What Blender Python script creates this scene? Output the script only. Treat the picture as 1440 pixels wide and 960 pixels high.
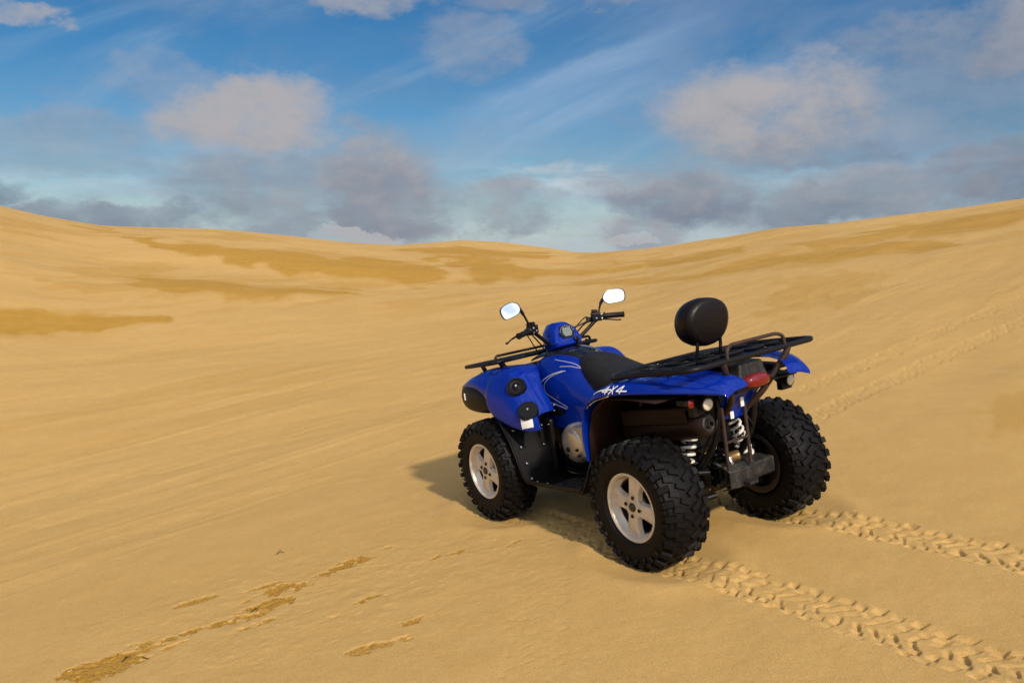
import bpy, math
import numpy as np
from mathutils import Matrix, Vector
R_ = math.radians
for o in list(bpy.data.objects): bpy.data.objects.remove(o)
scene = bpy.context.scene
COL = scene.collection
# ------------------------------------------------------------------ camera
CAMH = 1.50
PITCH = -5.3
FPX = 1197.0
cam = bpy.data.cameras.new('camera')
cam.sensor_width = 36.0; cam.lens = 36.0 * FPX / 1440.0
cam.clip_start = 0.05; cam.clip_end = 5000
camo = bpy.data.objects.new('camera', cam); COL.objects.link(camo)
camo.location = (0, 0, CAMH); camo.rotation_euler = (R_(90 + PITCH), 0, 0)
scene.camera = camo
# pose of the quad bike on the side slope (x forward, y left, z up)
VM = np.array([[-0.535, -0.832, -0.145], [0.842, -0.540, -0.008], [-0.072, -0.127, 0.989]])
VM, _r = np.linalg.qr(VM); VM = VM * np.sign(np.diag(_r))
VO = np.array([1.031, 4.137, CAMH - 1.359])
# ------------------------------------------------------------------ sun
SUN_EL, SUN_AZ = 32.0, 4.5          # relative to the bike: from behind it, a little to its left
sv = VM @ np.array([-math.cos(R_(SUN_EL)) * math.cos(R_(SUN_AZ)), math.cos(R_(SUN_EL)) * math.sin(R_(SUN_AZ)), math.sin(R_(SUN_EL))])
sun = bpy.data.lights.new('sun', 'SUN'); sun.energy = 2.25; sun.angle = R_(3.0); sun.color = (1.0, 0.89, 0.74)
suno = bpy.data.objects.new('sun', sun); COL.objects.link(suno)
suno.rotation_euler = Vector(sv).to_track_quat('Z', 'Y').to_euler()
# ------------------------------------------------------------------ world
EXPO = 0.81; SKYS = 0.05
w = bpy.data.worlds.new('World'); scene.world = w; w.use_nodes = True
nt = w.node_tree; nt.nodes.clear()
def N(t, **k):
    n = nt.nodes.new(t)
    for a, b in k.items(): setattr(n, a, b)
    return n
def put(sock, v):
    if isinstance(v, bpy.types.NodeSocket): nt.links.new(v, sock)
    elif v is not None: sock.default_value = v
def M(op, a, b=None, c=None, clamp=False):
    n = N('ShaderNodeMath', operation=op); n.use_clamp = clamp
    put(n.inputs[0], a)
    if b is not None: put(n.inputs[1], b)
    if c is not None: put(n.inputs[2], c)
    return n.outputs[0]
def SM(v, lo, hi, a=0.0, b=1.0):
    n = N('ShaderNodeMapRange', interpolation_type='SMOOTHSTEP')
    put(n.inputs['Value'], v); n.inputs['From Min'].default_value = lo; n.inputs['From Max'].default_value = hi
    n.inputs['To Min'].default_value = a; n.inputs['To Max'].default_value = b
    return n.outputs['Result']
def MIX(f, a, b):
    n = N('ShaderNodeMix', data_type='RGBA'); put(n.inputs['Factor'], f)
    put(n.inputs[6], a); put(n.inputs[7], b); return n.outputs[2]
def NOISE(vec, scale, detail=5, rough=0.55, dist=0.0, col=False):
    n = N('ShaderNodeTexNoise'); put(n.inputs['Vector'], vec)
    n.inputs['Scale'].default_value = scale; n.inputs['Detail'].default_value = detail
    n.inputs['Roughness'].default_value = rough; n.inputs['Distortion'].default_value = dist
    return n.outputs['Color' if col else 'Fac']
def srgb(r, g, b):
    f = lambda c: c / 12.92 if c <= .04045 else ((c + .055) / 1.055) ** 2.4
    return (f(r / 255), f(g / 255), f(b / 255), 1)
sky = N('ShaderNodeTexSky', sky_type='NISHITA')
sky.sun_disc = False; sky.sun_elevation = math.asin(sv[2]); sky.sun_rotation = math.atan2(sv[0], sv[1])
sky.altitude = 0; sky.air_density = 1.0; sky.dust_density = 0.4; sky.ozone_density = 3.0
tc = N('ShaderNodeTexCoord'); D = tc.outputs['Generated']
sp = N('ShaderNodeSeparateXYZ'); put(sp.inputs[0], D)
AZ = M('MULTIPLY', M('ARCTAN2', sp.outputs[0], sp.outputs[1]), 57.2958)
EL = M('MULTIPLY', M('ARCSINE', sp.outputs[2]), 57.2958)
def VEC(x, y, z):
    n = N('ShaderNodeCombineXYZ'); put(n.inputs[0], x); put(n.inputs[1], y); put(n.inputs[2], z); return n.outputs[0]
def VMUL(v, s):
    n = N('ShaderNodeVectorMath', operation='MULTIPLY'); put(n.inputs[0], v); n.inputs[1].default_value = s; return n.outputs[0]
# domain warp so that cloud outlines are ragged
wn = NOISE(VMUL(D, (1, 1, 1.7)), 9.0, 7, 0.62, 0, True)
ws = N('ShaderNodeSeparateXYZ'); put(ws.inputs[0], wn)
wx = M('MULTIPLY', M('SUBTRACT', ws.outputs[0], 0.5), 9.0); wy = M('MULTIPLY', M('SUBTRACT', ws.outputs[1], 0.5), 6.0)
AZW = M('ADD', AZ, wx); ELW = M('ADD', EL, wy)
# cumulus banks: (azimuth, elevation, half width, half height, density, lit)
#CLOUDS
CL = [(-17.2, 8.8, 5.2, 2.3, 1.0, 1.0), (16.3, 9.4, 6.6, 3.2, 1.0, .85), (-8.6, 4.6, 4.6, 3.6, .95, .45), (-15.5, 4.3, 6.5, 2.6, .7, .4),
      (-25.5, 2.4, 7.5, 1.2, .75, .05), (-32.5, 4.2, 4, 1.0, .75, .0), (-29, 7.3, 8, 1.7, .45, .5), (-.6, 3.6, 4.2, 1.5, .75, .45),
      (11.2, 4.3, 4.6, 1.9, .9, .35), (8.4, 1.7, 3.2, 1.6, .8, .55), (19.2, 3.6, 4.8, 1.4, .8, .3), (30.5, 5.4, 5.0, 2.2, .95, .2),
      (24.5, 4.4, 5, 1.8, .75, .45), (33, 12.5, 6.5, 2.4, .8, .6), (26.5, 12.6, 6.0, 1.6, .5, .6), (-30, 13.9, 2.8, .8, .95, 1.3), (7.5, 1.1, 2.2, .55, .9, 1.7), (-10.5, 1.7, 3.0, .5, .8, 1.6),
      (-9.5, 17.2, 4.4, 1.3, .7, .9), (-2.6, 13.9, 3.2, 2.6, .4, .9), (19, 6.8, 5, 1.1, .6, .25), (3, 17.5, 7, 1.2, .45, .8), (-21, 10.8, 4, 1.6, .4, .8), (26, 9.8, 7, 2.6, .42, .6)]
dens = None; litn = None; litd = None
for a, e, sa, se, d, l in CL:
    dx = M('MULTIPLY', M('SUBTRACT', AZW, a), 1 / sa); dy = M('MULTIPLY', M('SUBTRACT', ELW, e), 1 / se)
    q = M('ADD', M('MULTIPLY', dx, dx), M('MULTIPLY', dy, dy))
    m = M('MULTIPLY', SM(q, 1.7, 0.3), d)
    # a cloud is lighter towards its top, where the sun reaches it
    up = M('MULTIPLY', m, M('ADD', M('MULTIPLY', dy, .22), l))
    dens = m if dens is None else M('MAXIMUM', dens, m)
    litn = up if litn is None else M('ADD', litn, up)
    litd = m if litd is None else M('ADD', litd, m)
lit = M('DIVIDE', M('ADD', litn, .045), M('ADD', litd, 0.09))
nA = NOISE(VMUL(D, (1, 1, 2.2)), 7.5, 9, 0.6, 0.3)
nB = NOISE(VMUL(D, (1, 1, 1.6)), 24.0, 7, 0.62)
# broken cloud goes on all round the sky, thickened out of view for fill light
every = M('MULTIPLY', SM(nA, 0.40, 0.60), SM(M('ABSOLUTE', AZ), 32, 48, 0.0, 0.95))
every = M('MAXIMUM', every, M('MULTIPLY', SM(nA, 0.44, 0.64), SM(EL, 19, 30, 0.12, 0.9)))
dens = M('MAXIMUM', dens, every)
dens = M('MULTIPLY', dens, SM(M('ADD', M('MULTIPLY', nA, .55), M('MULTIPLY', nB, .45)), 0.30, 0.56, 0.35, 1.0), clamp=True)
dens = M('MULTIPLY', dens, SM(sp.outputs[2], -0.02, 0.02), clamp=True)
# thin high cloud drawn out in streaks
ang = R_(24)
u = M('ADD', M('MULTIPLY', AZ, math.cos(ang)), M('MULTIPLY', EL, math.sin(ang)))
v = M('SUBTRACT', M('MULTIPLY', EL, math.cos(ang)), M('MULTIPLY', AZ, math.sin(ang)))
cz = NOISE(VEC(M('MULTIPLY', u, .045), M('MULTIPLY', v, .22), 3.3), 1.0, 8, 0.62, 0.6)
cirr = M('MULTIPLY', SM(cz, 0.44, 0.82), SM(EL, 70, 15))
lowv = NOISE(VEC(M('MULTIPLY', AZ, .12), M('MULTIPLY', EL, .75), 7.7), 1.0, 8, 0.6, 0.4)
low = M('MAXIMUM', M('MULTIPLY', SM(lowv, 0.38, 0.66), SM(EL, 8.5, 2.0)), SM(EL, 7.0, 0.0, 0.0, 0.75))
# ribbons of bright far cloud low over the dunes
skyc = N('ShaderNodeHueSaturation'); skyc.inputs['Saturation'].default_value = 1.42; skyc.inputs['Value'].default_value = .85
put(skyc.inputs['Color'], sky.outputs[0])
K = 1 / (SKYS * 2 ** EXPO)
def sc(c): return tuple(x * K for x in c[:3]) + (1,)
c1 = MIX(M('MULTIPLY', cirr, 0.55, clamp=True), skyc.outputs[0], sc(srgb(158, 182, 206)))
veil = M('MULTIPLY', SM(NOISE(VMUL(D, (1, 1, 2.5)), 2.6, 6, .55, .5), .36, .62), SM(M('ADD', AZ, M('MULTIPLY', EL, -.2)), -6, 22, .12, .75))
c1 = MIX(M('MULTIPLY', veil, .62, clamp=True), c1, sc(srgb(148, 162, 190)))
c2 = MIX(M('MULTIPLY', low, 0.80, clamp=True), c1, sc(srgb(188, 202, 214)))
ca, sa = math.cos(R_(20)), math.sin(R_(20))
su_ = M('ADD', M('MULTIPLY', M('SUBTRACT', AZ, 3.0), ca), M('MULTIPLY', M('SUBTRACT', EL, 11.4), sa)); sv_ = M('SUBTRACT', M('MULTIPLY', M('SUBTRACT', EL, 11.4), ca), M('MULTIPLY', M('SUBTRACT', AZ, 3.0), sa))
sv_ = M('ADD', sv_, M('MULTIPLY', wy, .35))
band = M('MULTIPLY', M('MULTIPLY', SM(M('ABSOLUTE', su_), 13, 3), M('MULTIPLY', SM(sv_, 1.3, .3), SM(sv_, -4.5, -.5))), SM(cz, .30, .62, .35, 1.0))
c2 = MIX(M('MULTIPLY', band, .55, clamp=True), c2, sc(srgb(160, 184, 212)))
b2x = M('MULTIPLY', M('SUBTRACT', AZW, 4.5), 1 / 7.0); b2y = M('MULTIPLY', M('SUBTRACT', ELW, 4.9), 1 / 1.5)
wl = M('MULTIPLY', SM(M('ADD', M('MULTIPLY', b2x, b2x), M('MULTIPLY', b2y, b2y)), 1.3, .1), SM(lowv, .32, .58))
c2 = MIX(M('MULTIPLY', wl, .75, clamp=True), c2, sc(srgb(200, 212, 220)))
bank = M('MULTIPLY', SM(NOISE(VEC(M('MULTIPLY', AZ, .055), M('MULTIPLY', EL, .16), 1.9), 1.0, 8, .6, .3), .40, .62), M('MULTIPLY', SM(EL, 10.0, 5.0), SM(EL, -1.0, 3.0, .35, 1.0)))
c2 = MIX(M('MULTIPLY', bank, .62, clamp=True), c2, sc(srgb(138, 150, 168)))
shade = M('ADD', lit, M('MULTIPLY', M('SUBTRACT', nB, .5), .8))
ccol = MIX(SM(shade, 0.0, 1.0), sc(srgb(108, 120, 140)), sc(srgb(176, 173, 176)))
sd = N('ShaderNodeVectorMath', operation='DOT_PRODUCT'); put(sd.inputs[0], D); sd.inputs[1].default_value = tuple(sv)
glow = SM(sd.outputs['Value'], -.1, 1.0, 1.0, 7.0)      # cloud near the sun shines through, boosted out of view for fill light
gm = N('ShaderNodeVectorMath', operation='SCALE'); put(gm.inputs[0], ccol); put(gm.inputs['Scale'], glow); ccol = gm.outputs[0]
c3 = MIX(M('MULTIPLY', dens, 0.97, clamp=True), c2, ccol)
bg = N('ShaderNodeBackground'); put(bg.inputs['Color'], c3); bg.inputs['Strength'].default_value = SKYS
wo = N('ShaderNodeOutputWorld'); nt.links.new(bg.outputs[0], wo.inputs[0])
vs = scene.view_settings
vs.view_transform = 'Standard'; vs.look = 'None'; vs.exposure = EXPO; vs.gamma = 1.0; vs.use_curve_mapping = False
scene.render.engine = 'CYCLES'

# ------------------------------------------------------------------ numpy noise
def _hash(ix, iy, seed):
    h = (ix.astype(np.int64) * 374761393 + iy.astype(np.int64) * 668265263 + seed * 1274126177) & 0xFFFFFFFF
    h = ((h ^ (h >> 13)) * 1274126177) & 0xFFFFFFFF
    return ((h ^ (h >> 16)) & 0xFFFFFF) / float(0xFFFFFF)
def vnoise(x, y, seed=0):
    ix = np.floor(x); iy = np.floor(y); fx = x - ix; fy = y - iy
    fx = fx * fx * fx * (fx * (fx * 6 - 15) + 10); fy = fy * fy * fy * (fy * (fy * 6 - 15) + 10)
    a = _hash(ix, iy, seed); b = _hash(ix + 1, iy, seed); c = _hash(ix, iy + 1, seed); d = _hash(ix + 1, iy + 1, seed)
    return (a + (b - a) * fx) * (1 - fy) + (c + (d - c) * fx) * fy - 0.5
def fbm(x, y, seed=0, octv=4, gain=.5):
    s = 0; a = 1.0
    for i in range(octv):
        s = s + a * vnoise(x * 2 ** i + 17.3 * i, y * 2 ** i - 9.1 * i, seed + i); a *= gain
    return s
def sstep(x, a, b):
    t = np.clip((x - a) / (b - a), 0, 1); return t * t * (3 - 2 * t)
#TERRAIN
PX_, PY_ = 0.147, 0.008                    # side slope the bike stands on
Z0 = VO[2] + 0.035
def skyline():
    az, T, Rr = [], [], []
    P = R_(PITCH)
    for px, py, rr in [(-160, 268, 40), (0, 289, 45), (60, 303, 47), (140, 316, 50), (200, 319, 52), (300, 321, 56), (420, 333, 64), (500, 342, 74), (560, 345, 92), (610, 341, 120), (650, 338, 150),
                   (700, 341, 165), (760, 349, 175), (810, 356, 180), (860, 357, 160), (905, 355, 140), (950, 348, 115), (1000, 339, 95), (1100, 325, 82), (1180, 317, 76), (1250, 309, 70), (1340, 299, 64), (1440, 286, 60), (1600, 270, 55)]:
        u = (px - 720) / FPX; vv = (480 - py) / FPX
        x = u; y = math.cos(P) - vv * math.sin(P); z = math.sin(P) + vv * math.cos(P)
        az.append(math.atan2(x, y)); T.append(z / math.hypot(x, y)); Rr.append(rr)
    az += [-math.pi, -2.2, -1.3, 1.3, 2.2, math.pi]; T += [.03, .045, .07, .07, .05, .03]; Rr += [70, 60, 45, 50, 60, 70]
    i = np.argsort(az); return np.array(az)[i], np.array(T)[i], np.array(Rr)[i]
SK = skyline()
def terrain(x, y):
    r = np.maximum(np.hypot(x, y), 1e-3); az = np.arctan2(x, y)
    plane = Z0 + PX_ * (x - VO[0]) + PY_ * (y - VO[1])
    Tp = (plane - CAMH) / r
    Ts = np.interp(az, SK[0], SK[1]); Rd = 1.5 * np.interp(az, SK[0], SK[2])
    s = np.clip(np.log(r / 7.0) / np.log(Rd / 7.0), 0, 1); s = s * s * (3 - 2 * s)
    T = Tp * (1 - s) + Ts * s
    over = np.maximum(r / Rd - 1, 0)
    T = np.where(over > 0, np.maximum(T - .035 * over ** 1.2, -.03), T)
    z = CAMH + T * r
    k = sstep(r, 8, 30) * (1 - .85 * sstep(r / Rd, .55, 1.0))
    z = z + k * (fbm(x * .045 + y * .02, y * .07, 5, 3) * .6 + fbm(x * .16 + y * .1, y * .3 - x * .1, 11, 3) * .10)
    return z
#END
# ------------------------------------------------------------------ materials
def mat(name, base, rough=.5, metal=0.0, coat=0.0, spec=.5, noise=None, bump=None, trans=0.0, ior=1.45):
    m = bpy.data.materials.new(name); m.use_nodes = True
    t = m.node_tree; b = t.nodes['Principled BSDF']
    b.inputs['Base Color'].default_value = (*base[:3], 1); b.inputs['Roughness'].default_value = rough
    b.inputs['Metallic'].default_value = metal; b.inputs['Coat Weight'].default_value = coat
    b.inputs['Specular IOR Level'].default_value = spec; b.inputs['Transmission Weight'].default_value = trans; b.inputs['IOR'].default_value = ior
    tcn = t.nodes.new('ShaderNodeTexCoord')
    if noise:                                   # (second colour, scale, lo, hi, roughness of the second)
        c2, scl, lo, hi, r2 = noise
        n = t.nodes.new('ShaderNodeTexNoise'); n.inputs['Scale'].default_value = scl; n.inputs['Detail'].default_value = 7; n.inputs['Roughness'].default_value = .65
        t.links.new(tcn.outputs['Object'], n.inputs['Vector'])
        mr = t.nodes.new('ShaderNodeMapRange'); mr.inputs['From Min'].default_value = lo; mr.inputs['From Max'].default_value = hi
        t.links.new(n.outputs['Fac'], mr.inputs['Value'])
        mx = t.nodes.new('ShaderNodeMix'); mx.data_type = 'RGBA'; mx.inputs[6].default_value = (*base[:3], 1); mx.inputs[7].default_value = (*c2[:3], 1)
        t.links.new(mr.outputs[0], mx.inputs['Factor']); t.links.new(mx.outputs[2], b.inputs['Base Color'])
        mf = t.nodes.new('ShaderNodeMix'); mf.data_type = 'FLOAT'; mf.inputs[2].default_value = rough; mf.inputs[3].default_value = r2
        t.links.new(mr.outputs[0], mf.inputs['Factor']); t.links.new(mf.outputs[0], b.inputs['Roughness'])
    if bump:
        scl, dist = bump
        n = t.nodes.new('ShaderNodeTexNoise'); n.inputs['Scale'].default_value = scl; n.inputs['Detail'].default_value = 4
        t.links.new(tcn.outputs['Object'], n.inputs['Vector'])
        bp = t.nodes.new('ShaderNodeBump'); bp.inputs['Distance'].default_value = dist; bp.inputs['Strength'].default_value = 1.0
        t.links.new(n.outputs['Fac'], bp.inputs['Height']); t.links.new(bp.outputs[0], b.inputs['Normal'])
    return m
DUST = (.20, .135, .06)
MT = dict(
    blue=mat('blue_plastic', (.0002, .0155, .215), .24, coat=.38, spec=.12, noise=((.0005, .020, .225), 6, .45, .75, .40)),
    black=mat('black_plastic', (.005, .0045, .0045), .45, spec=.25, noise=(DUST, 9, .66, 1.0, .8)),
    gloss=mat('gloss_black', (.006, .006, .008), .15, coat=.3),
    rubber=mat('tyre_rubber', (.0028, .0021, .0021), .6, spec=.22, noise=((.005, .004, .004), 45, .60, .72, .22), bump=(60, .002)),
    rim=mat('cast_alloy', (.64, .57, .46), .34, metal=.3, spec=.5, noise=((.42, .34, .23), 14, .48, .78, .55)),
    barrel=mat('alloy_barrel', (.045, .035, .026), .5, metal=.4),
    steel=mat('painted_steel', (.005, .0045, .0045), .42, spec=.25, noise=((.060, .026, .014), 14, .58, .82, .75)),
    rust=mat('rusted_steel', (.022, .010, .007), .6, noise=((.06, .024, .012), 22, .45, .75, .8)),
    muffler=mat('muffler_shell', (.007, .0028, .002), .5, spec=.25, noise=((.020, .007, .004), 10, .42, .78, .7)),
    heat=mat('brown_guard', (.014, .006, .004), .6, spec=.2, noise=((.024, .010, .006), 6, .4, .75, .7)),
    alu=mat('engine_alloy', (.55, .52, .46), .34, metal=.75, noise=((.40, .36, .29), 12, .5, .8, .5)),
    galv=mat('dusty_grey_steel', (.014, .013, .012), .55, metal=.3, noise=((.060, .050, .038), 26, .45, .75, .8), bump=(60, .002)),
    vinyl=mat('seat_vinyl', (.010, .009, .008), .5, spec=.25, noise=((.018, .015, .012), 12, .45, .75, .6), bump=(350, .0006)),
    pad=mat('pad_leather', (.0045, .0028, .0026), .42, spec=.28, noise=((.009, .005, .004), 20, .5, .8, .3), bump=(90, .0012)),
    white=mat('white_print', (.78, .76, .72), .5),
    pale=mat('pale_print', (.40, .40, .50), .4),
    spring=mat('white_spring', (.72, .69, .62), .4, noise=((.45, .38, .28), 30, .55, .8, .7)),
    mirror=mat('mirror_glass', (.95, .95, .95), .03, metal=1.0),
    red=mat('red_lens', (.14, .004, .004), .12, coat=.5, noise=((.16, .004, .004), 60, .4, .7, .2)),
    lamp=mat('clear_lens', (.62, .56, .44), .18, coat=.4, bump=(160, .002)),
    chrome=mat('chrome', (.75, .73, .70), .18, metal=1.0),
    lcd=mat('lcd', (.16, .18, .15), .2, coat=.5),
    gold=mat('brass_tone', (.30, .19, .08), .4, metal=.7),
    twig=mat('dry_twig', (.05, .03, .015), .9),
)
# ------------------------------------------------------------------ ground
def build_ground():
    rows = [0.0, .5, 1.0, 1.5, 1.8]; r = 2.0
    while r < 300:
        rows.append(r); r += r * min(r * (.00048 if 2.6 < r < 4.7 else .00078), .0064)
    while r < 1500:
        rows.append(r); r *= 1.05
    rows = np.array(rows)
    fine = np.arange(-33.5, 33.51, .085); rest = np.linspace(33.5, 326.5, 140)[1:-1]
    az = np.radians(np.concatenate([fine, rest]))
    nr, na = len(rows), len(az)
    A, Rr = np.meshgrid(az, rows)
    A = (A + np.pi) % (2 * np.pi) - np.pi
    X = (Rr * np.sin(A)).ravel(); Y = (Rr * np.cos(A)).ravel()
    Z = terrain(X, Y)
    r = Rr.ravel(); a = np.degrees(A.ravel())
    # coordinates on the slope, measured from the bike
    pl = Z0 + PX_ * (X - VO[0]) + PY_ * (Y - VO[1])
    dx, dy, dz = X - VO[0], Y - VO[1], pl - VO[2]
    vx = VM[0, 0] * dx + VM[1, 0] * dy + VM[2, 0] * dz
    vy = VM[0, 1] * dx + VM[1, 1] * dy + VM[2, 1] * dz
    near = 1 - sstep(r, 14, 40)
    H = np.zeros_like(Z)
    # gentle swells and wind-drawn streaks along the slope
    H += fbm(vx * .9, vy * .5, 21, 3) * .022 * (1 - sstep(r, 30, 60)) * (.4 + sstep(np.hypot(vx - .6, vy), 1.2, 3.0))
    H += fbm(vx * 4, vy * 3, 31, 3) * .0035 * near
    wv = vx + .22 * vy + .25 * fbm(vx * .3, vy * .25, 41, 2)
    left = sstep(vx, 1.6, 3.6)
    H += fbm(wv * 3.2, vy * .22, 51, 4, .6) * .006 * left * near
    H += np.maximum(fbm(wv * 7.0, vy * .35, 57, 3, .6) - .20, 0) * .022 * left * (1 - sstep(r, 10, 22))
    # grain-scale lumps of trampled sand near the bike's left
    tr = np.exp(-((vx - 1.1) ** 2 / .8 + (vy - 1.5) ** 2 / 1.6))
    lump = fbm(vx * 14, vy * 11, 61, 3)
    H += lump * .004 * tr + np.maximum(fbm(vx * 30, vy * 26, 66, 2) - .15, 0) * .008 * tr
    H += fbm(vx * 22, vy * 22, 71, 2) * .0012 * (1 - sstep(r, 5, 9))
    # tyre tracks: polyline on the slope, half width, depth, tread?
    def track(pts, hw, dep, tread, x0=None):
        nonlocal H
        pts = np.array(pts, float)
        m = (vx > pts[:, 0].min() - .6) & (vx < pts[:, 0].max() + .6) & (vy > pts[:, 1].min() - .6) & (vy < pts[:, 1].max() + .6)
        idx = np.nonzero(m)[0]
        if len(idx) == 0: return
        qx, qy = vx[idx] + .022 * fbm(vx[idx] * 12, vy[idx] * 12, 81, 2), vy[idx] + .022 * fbm(vx[idx] * 9, vy[idx] * 9, 83, 2)
        best = np.full(len(idx), 1e9); U = np.zeros(len(idx)); V = np.zeros(len(idx)); acc = 0
        for p, q in zip(pts[:-1], pts[1:]):
            d = q - p; L = np.hypot(*d); d = d / L
            t = (qx - p[0]) * d[0] + (qy - p[1]) * d[1]; tcl = np.clip(t, 0, L)
            ex, ey = qx - p[0] - tcl * d[0], qy - p[1] - tcl * d[1]
            ds = np.hypot(ex, ey); s = d[0] * ey - d[1] * ex
            b = ds < best; best[b] = ds[b]; U[b] = acc + tcl[b]; V[b] = s[b]
            acc += L
        av = np.abs(best)
        edge = sstep(U, 0, .25) * sstep(acc - U, 0, .25)
        h = -min(dep * .20, .004) * (1 - sstep(av, hw * .75, hw * 1.05)) + min(dep * .16, .003) * np.exp(-((av - hw * 1.12) / .035) ** 2)
        if tread:
            p = .080
            def dents(v0, ph, su, sv, k, sl, sd):
                a = (U + ph) / p; c = np.floor(a)
                j1, j2, j3 = (_hash(c, c * 0 + q_, sd) for q_ in (1, 2, 3))
                u_ = (a - c - .5) * p + (j1 - .5) * .45 * p; v_ = V - v0 + (j2 - .5) * .022
                u_ = u_ + sl * v_
                d2 = (u_ / su) ** 2 + (v_ / sv) ** 2; d1 = np.sqrt(d2)
                am = k * (.35 + .9 * j3)
                return am * sstep(u_, -1.3 * su, -.75 * su) * np.clip((2.3 * su - u_) / (3.0 * su), 0, 1) * np.exp(-(v_ / sv) ** 4) - .10 * am * np.exp(-((u_ + 1.9 * su) / su) ** 2 - (v_ / sv) ** 2)
            pat = 0
            for sgn in (-1, 1):
                ph = 0 if sgn < 0 else p * .5
                pat = pat + dents(sgn * hw * .88, ph, .0155, .0165, 1.0, 0, 5 + sgn) + dents(sgn * hw * .56, ph + p * .45, .0135, .0145, .8, sgn * .4, 15 + sgn) + dents(sgn * hw * .20, ph + p * .15, .010, .021, .7, sgn * .8, 25 + sgn)
            h = h - dep * 1.05 * pat + 0 + lumpy[idx] * dep * .10 * (1 - sstep(av, hw, hw * 1.25))
        H[idx] += h * edge
    lumpy = fbm(vx * 26, vy * 26, 95, 2)
    for y0 in (.405, -.415):
        track([(-9, y0 + .12), (-4, y0 + .03), (-1.5, y0), (1.35, y0 + .01)], .116, .019, True)
    track([(1.0, -1.9), (1.10, -2.30), (1.22, -2.85), (1.42, -4.2), (1.50, -6.0), (1.35, -9.0), (.9, -13)], .112, .010, True)
    track([(1.75, -2.6), (1.86, -3.75), (2.06, -5.2), (2.25, -7.5), (2.2, -10), (1.9, -14)], .112, .009, True)
    track([(2.1, -2.9), (2.32, -4.2), (2.62, -6.0), (2.8, -9)], .10, .005, False)
    track([(-.6, 1.55), (-.1, 1.15), (.35, .85), (.8, .66)], .13, .0022, True)
    track([(5.1, 4.5), (5.25, 2.2), (5.2, .8), (4.7, -1.0)], .14, .018, False)
    track([(6.1, 4.5), (6.25, 2.2), (6.2, .6), (5.6, -1.4)], .14, .016, False)
    track([(3.4, 3.2), (3.5, 1.9), (3.25, .7), (2.8, .1)], .10, .010, False)
    track([(4.1, 3.9), (4.3, 2.0), (4.1, .5)], .06, .010, False)
    track([(12.6, 4.0), (10.9, -.6), (8.8, -3.3), (6.4, -6.0)], .20, .030, False)
    track([(13.9, 4.0), (12.1, -.9), (9.9, -3.8), (7.4, -7.0)], .20, .030, False)
    track([(9.6, 4.2), (8.8, .6), (7.2, -2.2), (5.6, -4.4)], .16, .020, False)
    # arcs left by a turning vehicle on the far slope
    for k, R0 in ((0, 1.5), (1, 2.4)):
        c = (4.2, -11.0); th = np.radians(np.linspace(-150, 60, 14))
        track([(c[0] + R0 * math.cos(t), c[1] + R0 * 1.5 * math.sin(t)) for t in th], .14, .014, False)
    # hollows pressed under the tyres
    for (wx, wy) in ((0, .425), (0, -.425), (1.30, .458), (1.30, -.458)):
        ex, ey = (vx - wx) / .27, (vy - wy) / .20
        q = ex * ex + ey * ey
        H += -.040 * np.exp(-q * .8) + .014 * np.exp(-((np.sqrt(q) - 1.55) / .35) ** 2)
    Z = Z + H
    # ---- damp, darker sand: streaks and patches in (azimuth, distance)
    damp = np.zeros_like(Z); crust = np.zeros_like(Z)
    wob = fbm(a * .35, np.log(np.maximum(r, .1)) * 9, 101, 4, .6)
    lr = np.log(np.maximum(r, .1))
    for k, P in enumerate(PATCH):
        P = np.array(P); ca = a + 2.6 * fbm(a * .5 + k * 7, lr * 14, 111 + k, 3)
        c = np.interp(ca, P[:, 0], np.log(P[:, 1])); h = np.interp(ca, P[:, 0], P[:, 2])
        ins = sstep(ca, P[0, 0], P[0, 0] + 1.2) * (1 - sstep(ca, P[-1, 0] - 1.2, P[-1, 0]))
        d = np.abs(lr - c + h * 1.1 * wob) / (h + .012)
        damp = np.maximum(damp, ins * (1 - sstep(d, .45, 1.4)) * PW[k] * 1.25)
    far = sstep(r, 14, 26)
    st = fbm(a * .16 + 3, lr * 10 - a * .13, 131, 5, .6)
    damp = np.maximum(damp, far * sstep(st, .14, .36) * .45)
    damp = np.maximum(damp, sstep(r, 6, 14) * sstep(fbm(wv * 1.1, vy * .12, 141, 4, .6), .12, .6) * .30 * left)
    # crusty foreground patches
    n1 = fbm(vx * 5.5, vy * 4, 151, 5, .65); n2 = fbm(vx * 18, vy * 14, 161, 3, .6); n3 = fbm(vx * 55, vy * 45, 171, 2)
    for (cx, cy, ln, wd, an, k) in [(1.00, 2.66, .17, .075, -4, 1), (1.07, 2.36, .08, .03, 6, .7), (1.03, 2.14, .13, .045, 8, 1), (1.09, 1.97, .13, .055, 14, 1), (1.17, 1.78, .14, .06, 25, .9), (1.23, 1.63, .06, .03, 12, .8), (1.27, 1.42, .12, .045, 10, .95), (1.32, 1.24, .07, .025, 12, .5),
                                    (.92, 1.0, .10, .026, 6, .9), (.76, .74, .06, .02, 0, .55), (.71, 1.66, .15, .028, 10, 1), (.66, 1.78, .06, .02, 10, .6), (.20, 1.80, .12, .025, 14, .55), (.30, 1.55, .08, .025, 8, .6), (.88, 2.1, .10, .025, 0, .6), (1.45, 2.2, .10, .025, 10, .6), (1.35, 1.9, .08, .02, 5, .6), (1.22, 2.05, .06, .018, 5, .7), (.98, 2.42, .07, .02, 5, .6)]:
        ca_, sa_ = math.cos(R_(an)), math.sin(R_(an))
        uu = ((vy - cy) * ca_ + (vx - cx) * sa_) / ln; vv = ((vx - cx) * ca_ - (vy - cy) * sa_) / (wd * 1.2)
        q = uu * uu + vv * vv + n1 * 2.2 + n2 * 2.0 + n3 * 1.4
        m = 1 - sstep(q, .45, 1.0)
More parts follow.
